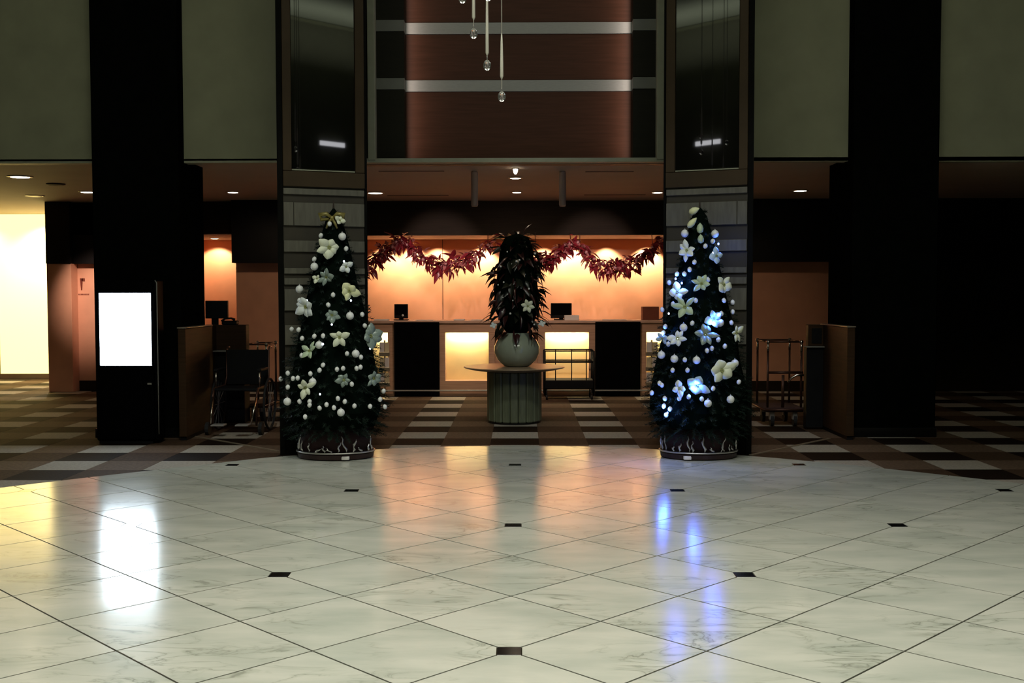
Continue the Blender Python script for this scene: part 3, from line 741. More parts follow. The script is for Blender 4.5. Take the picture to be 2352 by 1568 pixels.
# brochure racks
def brochures(px0, px1, lab, Y=15.7, dim=False):
    a, b = AX(px0, Y), AX(px1, Y); cx = (a+b)/2
    t = thing('brochure_stand', (cx, Y, 0), lab, 'rack')
    MB().tube([(cx, Y+0.04, 0.02), (cx, Y+0.04, 0.86)], 0.012, 8).build('pole', M['brass_strip'], t, True)
    MB().lathe([(0.15, 0), (0.15, 0.012), (0.03, 0.03), (0.012, 0.03)], (cx, Y+0.04, 0), 20).build('foot', M['brass_strip'], t, True)
    for i, z in enumerate((0.20, 0.42, 0.64)):
        MB().box(a, b, Y-0.03, Y+0.03, z-0.01, z+0.05, 0.004).build('pocket', M['brass_strip'], t)
        for k in range(2):
            q = a+(b-a)*(0.05+0.48*k)
            MB().box(q, q+(b-a)*0.42, Y-0.015, Y+0.01, z+0.02, z+0.19, 0.002).build('leaflet', M['cream_paper' if (i+k) % 2 else 'paper'], t)
brochures(1484, 1512, 'brass stand of cream leaflets at the inner edge of the right Christmas tree')
brochures(870, 894, 'brass stand of leaflets at the inner edge of the left Christmas tree')

# ------------------------------------------------------------------ centre table, vase, arrangement
YT = 12.95
tx = AX(1181, YT); tz = AZ(841, YT)
tb = thing('pedestal_table', (tx, YT, 0), 'round brown table top on a fluted grey-green stone drum in the centre of the hall', 'table')
R = AX(1298, YT)-AX(1181, YT)
MB().lathe([(R*0.55, tz-0.055), (R*0.8, tz-0.04), (R*0.97, tz-0.018), (R, tz-0.008), (R*0.985, tz), (0.01, tz)], (tx, YT, 0), 64).build('table_top', M['table_top'], tb)
r = (AX(1243, YT)-AX(1118, YT))/2
MB().lathe([(r*0.90, 0.0), (r*0.90, tz-0.055)], (tx, YT, 0), 24).build('drum', M['tower_body'], tb)
NF = 20
for k in range(NF):
    a0 = 2*PI*k/NF; 
    mb = MB()
    hw = r*math.sin(PI/NF)*0.90
    c, s_ = math.cos(a0), math.sin(a0)
    def T(u, d, z, c=c, s_=s_): return (tx + c*d - s_*u, YT + s_*d + c*u, z)
    mb.box(-hw, hw, r*0.88, r*1.0, 0.02, tz-0.056, 0.012, T=T)
    mb.build('flute', M['table_stone'], tb)
MB().lathe([(r*0.97, 0.0), (r*0.97, 0.02)], (tx, YT, 0), 32).build('base_ring', M['black_stone'], tb)
vx = AX(1187, YT); vr = (AX(1240, YT)-AX(1135, YT))/2; vh = AZ(764, YT)-tz
prof = [(vr*0.42, 0.001), (vr*0.60, 0.01), (vr*0.86, vh*0.20), (vr*0.99, vh*0.42), (vr*0.99, vh*0.58), (vr*0.88, vh*0.78), (vr*0.66, vh*0.93), (vr*0.55, vh*0.97), (vr*0.57, vh*1.0), (vr*0.5, vh*1.0), (vr*0.48, vh*0.94)]
tag(MB().lathe(prof, (vx, YT, tz), 48).build('vase', M['celadon'], origin=(vx, YT, tz), smooth=True), 'round celadon-green glazed vase standing on the centre table', 'vase')

def leaf_mesh(name, m, L=0.14, Wd=0.035, droop=0.25):
    mb = MB(); P = []; 
    st = [(0, .02), (.18, .5), (.42, 1.0), (.7, .72), (.9, .3), (1.0, 0.02)]
    for t, k in st:
        zc = -droop*L*t*t
        P += [(-Wd*k/2, L*t, zc+0.25*Wd*k), (0, L*t, zc), (Wd*k/2, L*t, zc+0.25*Wd*k)]
    Fc = []
    for i in range(len(st)-1):
        b = i*3; Fc += [(b, b+1, b+4, b+3), (b+1, b+2, b+5, b+4)]
    mb.poly(P, Fc); 
    me = mb.mesh(name, m, True); return me
def dir_euler(d, roll=0.0):
    q = Vector(d).to_track_quat('Y', 'Z'); return (q.to_matrix() @ Matrix.Rotation(roll, 3, 'Y')).to_euler()
ar = thing('flower_arrangement', (vx, YT, tz+vh), 'tall dark bushy leaf arrangement with tiny white berries and one pale flower in the vase', 'plant')
lm = [leaf_mesh('leaf_green', M['leaf_dark'], 0.16, 0.075, 0.5), leaf_mesh('leaf_maroon', M['leaf_maroon'], 0.15, 0.068, 0.5), leaf_mesh('leaf_slim', M['leaf_maroon'], 0.20, 0.032, 0.6)]
zA0 = tz+vh-0.02; zA1 = AZ(537, YT); hA = zA1-zA0
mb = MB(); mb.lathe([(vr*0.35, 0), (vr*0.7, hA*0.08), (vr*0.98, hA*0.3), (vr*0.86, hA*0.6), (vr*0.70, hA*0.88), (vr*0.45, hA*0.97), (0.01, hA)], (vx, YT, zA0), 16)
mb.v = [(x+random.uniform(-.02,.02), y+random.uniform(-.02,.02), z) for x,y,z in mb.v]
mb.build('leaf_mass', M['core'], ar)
rnd = random.Random(3)
for k in range(285):
    t = rnd.random(); an = rnd.uniform(0, 2*PI)
    rr = vr*(0.74 + 0.30*math.sin(PI*min(1, t*1.1+0.05))) * (1.0 if t < 0.85 else 1.0-0.25*(t-0.85)/0.15)
    z = zA0 + hA*t
    el = rnd.uniform(-0.9, 0.25) + (1.1*(t-0.75)/0.25 if t > 0.75 else 0)
    d = Vector((math.cos(an)*math.cos(el), math.sin(an)*math.cos(el), math.sin(el)))
    rad = rr*rnd.uniform(0.62, 0.98)*(1.12-0.18*t)
    pos = Vector((vx+math.cos(an)*rad, YT+math.sin(an)*rad, z))
    me = lm[rnd.choice((0,0,1,2))]
    inst('leaf', me, ar, pos-Vector(ar['_o']), dir_euler(d, rnd.uniform(-.8,.8)), rnd.uniform(0.7, 1.1))
berry_me = MB().ball((0,0,0), 0.012, 8, 5).mesh('berry', M['bauble'], True)
for (px, py) in ((1165,578),(1193,597),(1181,606),(1229,582),(1157,648),(1197,661),(1215,663),(1144,654),(1155,683),(1153,716),(1176,606),(1237,610),(1236,637),(1172,720),(1227,745),(1186,600),(1150,612),(1205,630),(1178,690)):
    Y = YT - vr*0.98 if 1140 < px < 1230 else YT-0.1
    inst('berry', berry_me, ar, A(px, py, Y)-Vector(ar['_o']), None, rnd.uniform(0.7, 1.1))

# ------------------------------------------------------------------ garlands
YG = 16.88
def swag(pts, n=26):
    out = []
    for (a, b, c) in pts:
        pa, pb, pc = (A(*q, YG) for q in (a, b, c))
        mid = pb*2 - (pa+pc)*0.5
        for i in range(n):
            t = i/(n-1); out.append(pa*(1-t)**2 + mid*2*t*(1-t) + pc*t*t)
    return out
gl = [leaf_mesh('leaf_red', M['leaf_red'], 0.17, 0.065, 0.3), leaf_mesh('leaf_red', M['leaf_red'], 0.13, 0.05, 0.3), leaf_mesh('leaf_highlight', M['leaf_highlight'], 0.12, 0.05, 0.3)]
bp_me = MB().ball((0,0,0), 0.028, 12, 8).mesh('bauble', M['bauble_pink'], True)
def garland(pts, lab, seed, thick):
    rn = random.Random(seed)
    path = swag(pts); c = path[len(path)//2]
    g = thing('garland', (c.x, YG, c.z), lab, 'garland')
    MB().tube(path, 0.012, 6).build('stem', M['stem'], g, True)
    o = Vector(g['_o'])
    NL = int(150 + 130*min(1.0, (path[-1]-path[0]).length/1.4))
    for k in range(NL):
        f = rn.random()*(len(path)-1); i = int(f); p = path[i].lerp(path[min(i+1, len(path)-1)], f-i)
        sag = thick(f/(len(path)-1))
        an = rn.uniform(0, 2*PI)
        d = Vector((math.cos(an)*0.8, rn.uniform(-0.7, 0.0), math.sin(an)*0.8-0.55))
        pos = p + Vector((rn.uniform(-.05,.05), rn.uniform(-.09,.02), rn.uniform(-.10,.07)*(0.35+0.8*sag)))
        inst('leaf', gl[rn.choice((0,0,1,1,2,2))], g, pos-o, dir_euler(d, rn.uniform(-1,1)), rn.uniform(0.8, 1.35)*(0.7+0.35*sag))
    for k in (2, len(path)-3):
        p = path[min(k, len(path)-1)]
        MB().tube([p, (p.x, YG+0.02, p.z+0.06), (p.x, YW-0.004, max(zF+0.03, p.z+0.08))], 0.006, 5).build('tie', M['stem'], g)
    for k in range(9):
        f = (k+0.5)/9*(len(path)-1); i = int(f); p = path[i]
        inst('bauble', bp_me, g, p-o+Vector((rn.uniform(-.03,.03), -0.09, rn.uniform(-.06,.04))), None, rn.uniform(0.6, 1.1))
garland([((822,640),(876,578),(930,548))], 'leftmost burgundy leaf garland, rising from the inner edge of the left tower', 11, lambda t: 1.0-0.35*t)
garland([((930,548),(1026,604),(1140,546))], 'burgundy leaf garland sagging just left of the flower arrangement, small pink baubles in it', 13, lambda t: 0.35+0.75*math.sin(PI*t))
garland([((1222,600),(1270,588),(1318,548))], 'burgundy leaf garland rising just right of the flower arrangement', 14, lambda t: 1.0-0.55*t)
garland([((1318,548),(1412,612),(1516,546))], 'rightmost burgundy leaf garland, sagging deeply beside the right tower', 12, lambda t: 0.35+0.75*math.sin(PI*t))

# ------------------------------------------------------------------ totem screen at left
YK = 11.08
kx0, kx1 = AX(216, YK), AX(349, YK); kz = AZ(641, YK)
kt = thing('screen_totem', ((kx0+kx1)/2, YK, 0), 'freestanding black display totem with a glaring white screen beside the left column', 'display')
kd = 0.22
MB().box(kx0, kx1, YK, YK+kd, 0.03, kz, 0.015).build('cabinet', M['black_gloss'], kt)
MB().box(kx0+0.02, kx1-0.02, YK+0.02, YK+kd-0.02, 0.0, 0.03).build('plinth', M['black_matt'], kt)
sx0, sx1 = AX(227, YK-0.01), AX(346, YK-0.01); sz0, sz1 = AZ(838, YK-0.01), AZ(671, YK-0.01)
for a in ((kx0+0.015, sx0-0.004, sz0-0.02, sz1+0.02), (sx1+0.004, kx1-0.01, sz0-0.02, sz1+0.02)):
    MB().box(a[0], a[1], YK-0.014, YK+0.002, a[2], a[3], 0.003).build('bezel', M['black_gloss'], kt)
for a in ((sz1+0.004, sz1+0.035), (sz0-0.035, sz0-0.004)):
    MB().box(kx0+0.015, kx1-0.01, YK-0.014, YK+0.002, a[0], a[1], 0.003).build('bezel', M['black_gloss'], kt)
MB().box(sx0, sx1, YK-0.010, YK+0.002, sz0, sz1, 0.002).build('screen', M['screen'], kt)
MB().box(kx1+0.0, kx1+0.045, YK+0.01, YK+kd, 0.03, kz, 0.012).build('side_trim', M['black_gloss'], kt)
MB().tube([(kx1+0.048, YK+0.004, 0.1), (kx1+0.048, YK+0.004, kz-0.03), (kx1+0.03, YK+0.004, kz-0.004)], 0.006, 8).build('edge_strip', M['steel'], kt, True)
MB().box(AX(335, YK), AX(345, YK), YK-0.006, YK, AZ(882, YK), AZ(878, YK), 0.001).build('key_lock', M['silver'], kt)
area('totem_glow', ((sx0+sx1)/2, YK-0.05, (sz0+sz1)/2), ((sx0+sx1)/2, YK-2, (sz0+sz1)/2-0.3), 0.5, 0.7, 0.01, (0.6, 0.75, 1.0))

# ------------------------------------------------------------------ bell desks beside the columns
def bell_desk(px, side):
    r = side == 'right'
    x = 3.40 if r else -3.50; g = 1 if r else -1
    zt = AZ(750, 11.35)
    t = thing('bell_desk', (x, 11.8, 0), 'brown wooden bell desk set against the %s black column' % side, 'desk')
    def bx(nm, m, a, b, *q):
        lo, hi = sorted((x+g*a, x+g*b)); MB().box(lo, hi, *q).build(nm, M[m], t)
    bx('front_panel', 'desk_wood', 0.0, 0.08, 11.32, 12.32, 0.04, zt-0.016, 0.004)
    bx('desk_edge', 'desk_edge', -0.006, 0.086, 11.31, 12.33, zt-0.014, zt, 0.004)
    bx('plinth', 'black_matt', 0.01, 0.07, 11.34, 12.30, 0, 0.04)
    if r:
        bx('return_panel', 'desk_wood', -0.17, 0.0, 12.22, 12.32, 0.94, zt-0.01, 0.004)
        bx('recess', 'black_matt', -0.13, -0.02, 12.21, 12.22, 0.97, zt-0.05, 0.002)
        bx('shelf', 'steel', -0.20, 0.0, 12.16, 12.32, 0.925, 0.937, 0.003)
        bx('cupboard', 'black_matt', -0.19, 0.0, 12.20, 12.32, 0.02, 0.92, 0.004)
    else:
        bx('cupboard', 'black_matt', -0.26, 0.2, 12.70, 12.95, 0.02, 0.86, 0.004)
        bx('shelf', 'steel', -0.26, 0.2, 12.62, 12.95, 0.862, 0.874, 0.003)
        bx('return_panel', 'desk_wood', -0.26, 0.2, 12.80, 12.95, 0.876, 1.17, 0.004)
        bx('side_rail', 'desk_wood', 0.09, 0.2, 12.34, 12.80, 0.04, 1.17, 0.004)
bell_desk(0, 'right'); bell_desk(0, 'left')
YM = 12.85
t = thing('monitor', (AX(497, YM), YM, 1.172), 'black monitor on the bell desk beside the left column', 'monitor')
MB().box(AX(472, YM), AX(523, YM), YM-0.02, YM+0.03, AZ(730, YM), AZ(689, YM), 0.004).build('display_panel', M['black_matt'], t)
MB().box(AX(485, YM), AX(500, YM), YM, YM+0.03, 1.172, AZ(728, YM)).build('stand', M['black_matt'], t)
t = thing('telephone', (AX(525, YM), YM, 1.172), 'dark desk telephone on the left bell desk behind the monitor', 'telephone')
mb = MB().box(AX(508, YM-.05), AX(542, YM-.05), YM-0.06, YM+0.08, 1.172, 1.22, 0.01); mb.build('body', M['black_matt'], t)
MB().tube([(AX(512, YM), YM-0.07, 1.215), (AX(520, YM), YM-0.07, 1.245), (AX(534, YM), YM-0.07, 1.25), (AX(542, YM), YM-0.07, 1.23)], [0.016,0.011,0.011,0.018], 8).build('handset', M['black_matt'], t, True)
# ------------------------------------------------------------------ luggage carts
def arc(c, r, a0, a1, n, ax):
    o = []
    for i in range(n+1):
        a = a0+(a1-a0)*i/n; v = [c[0], c[1], c[2]]; v[ax] += r*math.cos(a); v[2] += r*math.sin(a); o.append(tuple(v))
    return o
def cart(x0, x1, Y0, Y1, zt, lab, post='dull_bronze', mid=None, tpost=None):
    t = thing('luggage_cart', ((x0+x1)/2, (Y0+Y1)/2, 0), lab, 'luggage cart')
    zd = 0.22
    MB().box(x0-0.03, x1+0.03, Y0-0.03, Y1+0.03, zd-0.05, zd, 0.012).build('deck', M['deck_carpet'], t)
    MB().tube([(x0-0.04,Y0-0.04,zd-0.025),(x1+0.04,Y0-0.04,zd-0.025),(x1+0.04,Y1+0.04,zd-0.025),(x0-0.04,Y1+0.04,zd-0.025),(x0-0.04,Y0-0.04,zd-0.025)], 0.014, 8).build('bumper', M['dull_bronze'], t, True)
    for x in (x0, x1):
        for y in (Y0, Y1):
            MB().tube([(x, y, zd), (x, y, zt-0.12)], 0.013, 10).build('post', M[post], t, True)
            MB().tube([(x, y, zt-0.12), (x, y, zt-0.01)], 0.014, 10).build('post_sleeve', M['chrome'], t, True)
            MB().ball((x, y, zt), 0.024, 12, 8).build('finial', M['chrome'], t, True)
    for y in (Y0, Y1):
        MB().tube([(x0, y, zt), (x1, y, zt)], 0.010, 10).build('top_rail', M['dull_bronze'], t, True)
    for x in (x0, x1):
        MB().tube([(x, Y0, zt), (x, Y1, zt)], 0.010, 10).build('top_rail', M['dull_bronze'], t, True)
    if mid:
        MB().tube([(x0, Y0, mid), (x1+0.02, Y0, mid)], 0.015, 10).build('cross_rail', M['dull_bronze'], t, True)
    for x in (x0+0.06, x1-0.06):
        for y in (Y0+0.05, Y1-0.05):
            mb = MB().tube([(x-0.018, y, 0.065), (x+0.018, y, 0.065)], 0.065, 16)
            c = mb.build('caster', M['rubber'], t)
            MB().box(x-0.028, x+0.028, y-0.035, y+0.035, 0.075, zd-0.05, 0.006).build('caster_fork', M['caster_grey'], c)
    return t
YQ = 12.48
cr_ = cart(AX(1765, YQ), AX(1842, YQ), YQ, YQ+0.55, AZ(786, YQ), 'bronze luggage cart standing beside the right black column', mid=AZ(856, YQ))
xm = AX(1806, YQ-0.12)
MB().tube([(xm, YQ+0.0, 0.22), (xm, YQ+0.0, AZ(862, YQ)), ], 0.017, 10).build('centre_post', M['dull_bronze'], cr_, True)
MB().tube([tuple(A(1810, 878, YQ-0.02)), tuple(A(1817, 868, YQ-0.02)), tuple(A(1830, 861, YQ-0.03)), tuple(A(1858, 861, YQ-0.05))], 0.013, 10).build('curved_handle', M['chrome'], cr_, True)
cl_ = cart(AX(567, 13.0), AX(610, 13.0), 13.0, 13.5, AZ(790, 13.0), 'narrow bronze luggage cart behind the wheelchair at the left bell desk', mid=AZ(858, 13.0))
# ------------------------------------------------------------------ wheelchairs
def wheelchair(cx, cy, lab, s=1):
    t = thing('wheelchair', (cx, cy, 0), lab, 'wheelchair')
    w2 = 0.24
    for sx in (-1, 1):
        x = cx+sx*(w2+0.05)
        mb = MB(); ring = [(x, cy+0.12+0.28*math.cos(a*PI/12), 0.30+0.28*math.sin(a*PI/12)) for a in range(25)]
        mb.tube(ring, 0.014, 6, cap=False)
        wh = mb.build('wheel', M['rubber'], t, True)
        mb = MB()
        for a in range(0, 12):
            an = a*PI/6; mb.tube([(x, cy+0.12, 0.30), (x, cy+0.12+0.27*math.cos(an), 0.30+0.27*math.sin(an))], 0.002, 4)
        mb.build('spokes', M['caster_grey'], wh)
        MB().tube([(x-0.02, cy-0.30, 0.07), (x+0.02, cy-0.30, 0.07)], 0.07, 14).build('front_caster', M['rubber'], t)
        x = cx+sx*w2
        MB().tube([(x, cy-0.30, 0.1), (x, cy-0.28, 0.42), (x, cy-0.22, 0.50), (x, cy+0.22, 0.50), (x, cy+0.30, 0.60), (x, cy+0.32, 0.90), (x, cy+0.36, 0.93), (x, cy+0.45, 0.92)], 0.012, 8).build('side_frame', M['dull_bronze'], t, True)
        MB().box(x-0.025, x+0.025, cy-0.16, cy+0.20, 0.68, 0.71, 0.008).build('armrest', M['black_matt'], t)
        MB().tube([(x, cy-0.14, 0.50), (x, cy-0.14, 0.68)], 0.010, 8).build('arm_support', M['chrome'], t, True)
        MB().tube([(x, cy-0.28, 0.42), (x*0.5+cx*0.5+sx*0.10, cy-0.45, 0.14)], 0.010, 8).build('leg_rest_tube', M['chrome'], t, True)
        MB().box(cx+sx*0.06, cx+sx*0.20, cy-0.52, cy-0.38, 0.12, 0.135, 0.003).build('foot_plate', M['caster_grey'], t)
    MB().box(cx-w2, cx+w2, cy-0.24, cy+0.20, 0.47, 0.50, 0.01).build('seat', M['black_matt'], t)
    MB().box(cx-w2, cx+w2, cy+0.295, cy+0.315, 0.50, 0.90, 0.008).build('backrest', M['black_matt'], t)
    return t
wheelchair(-3.12, 12.08, 'folding wheelchair with black seat parked in front of the left bell desk')
wheelchair(AX(1880, 13.3)+0.0, 13.75, 'dark wheelchair parked behind the luggage cart at the right bell desk') if False else None
lb = MB()

# ------------------------------------------------------------------ Christmas trees
def rad(z, base=0.52):
    """tree radius at height z"""
    tab = [(0.30,0.44),(0.45,0.515),(0.62,0.505),(0.90,0.445),(1.15,0.385),(1.40,0.325),(1.65,0.255),(1.90,0.185),(2.15,0.115),(2.35,0.04),(2.45,0.01)]
    if z <= tab[0][0]: return tab[0][1]
    for a, b in zip(tab[:-1], tab[1:]):
        if z <= b[0]: return a[1]+(b[1]-a[1])*(z-a[0])/(b[0]-a[0])
    return 0.01
ZTOP = AZ(468, 10.2)
TREES = {}
def branch(mb, p, d, L, rn, nn=34):
    """twig with needles"""
    d = d.normalized(); side = d.cross(Vector((0,0,1))).normalized()
    if side.length < 0.1: side = Vector((1,0,0))
    upv = side.cross(d)
    prev = p
    for i in range(nn):
        t = (i+0.5)/nn; q = p + d*L*t + Vector((0,0,-0.10*L*t*t))
        an = rn.uniform(0, 2*PI); nl = 0.055*(1.1-0.6*t)
        nd = (d*0.75 + side*math.cos(an) + upv*math.sin(an)).normalized()
        wv = nd.cross(d).normalized()*0.0035
        a = q; tip = q+nd*nl
        n = len(mb.v); mb.v += [tuple(a-wv), tuple(a+wv), tuple(tip)]; mb.f.append((n, n+1, n+2))
    n = len(mb.v); mb.v += [tuple(p-side*0.003), tuple(p+side*0.003), tuple(p+d*L-Vector((0,0,0.1*L)))]; mb.f.append((n,n+1,n+2))
def make_tree(cx, side, seed):
    cy = 10.18
    O, I, U, Nn, W = TL if side == 'left' else TR
    def back(x, y):            # keep foliage in front of the tower face
        p = Vector((x, y, 0)); d = (p-O).dot(Nn)
        return (p.x, p.y) if d > 0.03 or (p-O).dot(U) > W+0.05 else tuple((p + Nn*(0.03-d))[:2])
    t = thing('christmas_tree', (cx, cy, 0), 'tall dark artificial Christmas tree hung with white flowers and baubles, %s one of the two' % side, 'tree')
    rn = random.Random(seed)
    mb = MB()
    N = 700
    for k in range(N):
        f = (k+0.5)/N; z = 0.235 + (ZTOP-0.285)*(1-(1-f)**0.62)
        r = rad(z)
        if k < 60: r *= rn.uniform(0.98, 1.13)
        an = k*2.39996+rn.uniform(-.2,.2)
        L = rn.uniform(0.14, 0.22)*(0.55+r)
        L = min(L, r*0.95)
        d = Vector((math.cos(an), math.sin(an), rn.uniform(-0.35, 0.15)))
        if side == 'right' and k < 60: d.z -= 0.2
        rr = r*rn.uniform(0.90, 1.04)-L*0.9
        branch(mb, Vector((cx+math.cos(an)*rr, cy+math.sin(an)*rr, z)), d, L, rn, 44)
    mb.v = [(*back(x, y), z) for x, y, z in mb.v]
    tag(mb.build('foliage', M['needle'], t), kind='stuff')
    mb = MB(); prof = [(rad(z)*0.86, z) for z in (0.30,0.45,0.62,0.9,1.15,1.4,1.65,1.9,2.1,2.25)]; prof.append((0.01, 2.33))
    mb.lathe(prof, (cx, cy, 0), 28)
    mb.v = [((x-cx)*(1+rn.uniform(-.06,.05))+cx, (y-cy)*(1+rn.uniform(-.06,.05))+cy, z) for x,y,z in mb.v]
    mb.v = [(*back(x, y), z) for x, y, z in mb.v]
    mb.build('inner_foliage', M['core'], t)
    MB().tube([(cx, cy, 0.10), (cx, cy, 2.3), (cx, cy, ZTOP+0.03)], [0.03, 0.012, 0.005], 8).build('trunk', M['bark'], t, True)
    # stand: dark red drum skirt in a low maroon tray with a bright rim
    rx, ry = 0.36, 0.27
    MB().lathe([(rx*0.93, 0.075), (rx*0.90, 0.20), (rx*0.86, 0.36), (0.02, 0.37)], (cx, cy, 0), 40, 1, ry/rx).build('skirt', M['skirt_red'], t, True)
    MB().lathe([(rx*0.90, 0.0), (rx*0.98, 0.01), (rx*1.0, 0.05), (rx*0.96, 0.06), (0.02, 0.06)], (cx, cy, 0), 48, 1, ry/rx).build('tray', M['base_red'], t)
    rim = [(cx+rx*1.01*math.cos(a*PI/24), cy+ry*1.01*math.sin(a*PI/24), 0.068) for a in range(49)]
    MB().tube(rim, 0.008, 6, cap=False).build('tray_rim', M['silver'], t, True)
    px = AX(790 if side == 'left' else 1581, cy-ry)
    MB().box(px-0.035, px+0.035, cy-ry-0.012, cy-ry+0.03, 0.012, 0.042, 0.004).build('tray_plate', M['paper'], t)
    # silver ribbon curls around the skirt
    n = 15
    for k in range(n):
        an = -PI*(0.02+0.96*k/(n-1)); c, s = math.cos(an), math.sin(an)
        h = rn.uniform(0.03, 0.17); sw = rn.uniform(-0.09, 0.09); an += rn.uniform(-.08,.08)
        P = []
        for i in range(6):
            q = i/5; aa = an+sw*q*2+0.03*math.sin(q*9)
            P.append((cx+rx*0.975*math.cos(aa), cy+ry*0.975*math.sin(aa), 0.075+h*q))
        MB().tube(P, [0.004, rn.uniform(.004,.016), rn.uniform(.004,.012), rn.uniform(.004,.016), 0.006, 0.003], 6).build('ribbon_curl', M['silver'], t, True)
    TREES[side] = (cx, cy, t)
    return t
tcl = AX(768, 10.18); tcr = AX(1606, 10.18)
make_tree(tcl, 'left', 21); make_tree(tcr, 'right', 22)
# top finial bits
t = thing('tree_topper', (tcl, 10.1, AZ(500, 10.1)), 'olive gold ribbon bow on the tip of the left Christmas tree', 'bow')
for s in (-1, 1):
    P = [(tcl+s*0.0, 10.1, AZ(500,10.1)), (tcl+s*0.05, 10.08, AZ(490,10.1)), (tcl+s*0.11, 10.08, AZ(492,10.1)), (tcl+s*0.10, 10.1, AZ(503,10.1)), (tcl+s*0.03, 10.09, AZ(502,10.1))]
    MB().tube(P, [0.012, 0.02, 0.024, 0.02, 0.012], 8).build('loop', M['gold_bow'], t, True)
    MB().tube([(tcl, 10.09, AZ(500,10.1)), (tcl+s*0.03, 10.07, AZ(512,10.1)), (tcl+s*0.05, 10.07, AZ(524,10.1))], [0.012, 0.014, 0.008], 8).build('tail', M['gold_bow'], t, True)
MB().ball((tcl, 10.09, AZ(500,10.1)), 0.022, 10, 6).build('knot', M['gold_bow'], t, True)

# petals
def petal_mesh(name, L, Wd, m):
    mb = MB(); P = []; st = [(0, .15), (.25, .7), (.5, 1.0), (.75, .75), (.92, .35), (1.0, 0.05)]
    for t, k in st:
        zc = 0.20*L*math.sin(PI*t*0.9)
        P += [(-Wd*k/2, L*t, zc-0.12*Wd*k), (0, L*t, zc), (Wd*k/2, L*t, zc-0.12*Wd*k)]
    n0 = len(P)
    P += [(x, y, z-0.002) for x, y, z in P]
    Fc = []
    for i in range(len(st)-1):
        b = i*3; Fc += [(b, b+1, b+4, b+3), (b+1, b+2, b+5, b+4), (n0+b+3, n0+b+4, n0+b+1, n0+b), (n0+b+4, n0+b+5, n0+b+2, n0+b+1)]
        Fc += [(b, b+3, n0+b+3, n0+b), (b+5, b+2, n0+b+2, n0+b+5)]
    mb.poly(P, Fc); return mb.mesh(name, m, True)
PET = {k: petal_mesh('petal_'+k, 1.0, 0.62, M['petal_'+k]) for k in ('cream','yellow','white','glass','blue','green')}
PETW = {k: petal_mesh('petal_wide_'+k, 1.0, 0.85, M['petal_'+k]) for k in ('cream','yellow','white','glass','blue','green')}
pist = MB()
for k in range(5): pist.ball((0.10*math.cos(k*1.2566), 0.10*math.sin(k*1.2566), 0.13), 0.06, 6, 4)
pist_me = pist.mesh('flower_centre', M['pistil'], True)
def surf(side, px, py, extra=0.0):
    """point on the camera side of the tree's cone at this place of the picture"""
    cx, cy, t = TREES[side]; Y = cy
    for _ in range(8):
        p = A(px, py, Y); r = rad(p.z)*1.0+extra; l = p.x-cx
        Y = cy - math.sqrt(max(0.0, r*r-l*l))
    p = A(px, py, Y)
    nrm = Vector((p.x-cx, p.y-cy, 0)); nrm = nrm.normalized() if nrm.length > 1e-3 else Vector((0,-1,0))
    return p, nrm
FL = {'left': [], 'right': []}
def flower(side, px, py, size, kind, label, ref, n=6, wide=False, seed=None):
    rn = random.Random(int(px*7+py)); p, nrm = surf(side, px, py, 0.035)
    f = thing('poinsettia_ornament', p, label, 'flower ornament'); r = size/2/FPX*p.y*1.06
    n2 = (nrm*0.8 + Vector((rn.uniform(-.45,.45),-0.45,0.1+rn.uniform(-.45,.35)))).normalized()
    q = n2.to_track_quat('Z', 'Y').to_matrix()
    a0 = rn.uniform(0, 2)
    for k in range(n):
        an = a0 + 2*PI*k/n + rn.uniform(-.3,.3)
        m = q @ Matrix.Rotation(an, 3, 'Z') @ Matrix.Rotation(rn.uniform(0.0, 0.4), 3, 'X')
        inst('petal', (PETW if wide else PET)[kind], f, (0,0,0), m.to_euler(), (r*rn.uniform(0.7, 1.15), r*rn.uniform(0.62, 1.15), r))
    inst('flower_centre', pist_me, f, (0,0,0), q.to_euler(), r)
    FL[side].append((px, py, ref))
Lf = 'left'
flower(Lf, 756, 568, 60, 'cream', 'cream poinsettia, highest flower on the left Christmas tree', 'the highest flower', 6, True)
flower(Lf, 750, 636, 44, 'glass', 'dim silver-green flower just above the middle of the left Christmas tree', 'the dim silver flower')
flower(Lf, 801, 668, 54, 'yellow', 'yellow-cream round-petalled flower on the upper right of the left Christmas tree', 'the yellow flower', 5, True)
flower(Lf, 704, 704, 56, 'white', 'large white flower with bluish lower petals on the left edge of the left Christmas tree', 'the bluish-white flower', 6, True)
flower(Lf, 762, 724, 42, 'glass', 'translucent flower in the middle of the left Christmas tree beside the bluish-white one', 'the translucent flower')
flower(Lf, 780, 774, 44, 'cream', 'cream flower at mid-height of the left Christmas tree, above its centre bauble row', 'the middle cream flower', 5)
flower(Lf, 850, 772, 58, 'glass', 'glassy teal flower on the right edge of the left Christmas tree', 'the teal flower', 6, True)
flower(Lf, 701, 889, 56, 'cream', 'cream-green star flower low on the left side of the left Christmas tree', 'the low cream star flower', 5)
flower(Lf, 790, 872, 44, 'glass', 'glass-like flower low in the middle of the left Christmas tree', 'the low glass flower')
flower(Lf, 857, 868, 50, 'glass', 'frosted green flower low at the right edge of the left Christmas tree', 'the frosted flower')
flower(Lf, 712, 806, 46, 'green', 'dull green flower left of centre on the left Christmas tree', 'the dull green flower', 5)
flower(Lf, 795, 612, 34, 'white', 'white curled flower on the upper right edge of the left Christmas tree', 'the curled white flower', 4, True)
flower(Lf, 728, 640, 24, 'cream', 'small cream flower at the upper left edge of the left Christmas tree', 'the small cream flower', 4, True)
Rt = 'right'
flower(Rt, 1578, 576, 50, 'white', 'white star flower, upper left on the right Christmas tree', 'the white star flower', 6)
flower(Rt, 1645, 588, 42, 'blue', 'pale blue-white flower on the upper right edge of the right Christmas tree', 'the pale upper flower', 4, True)
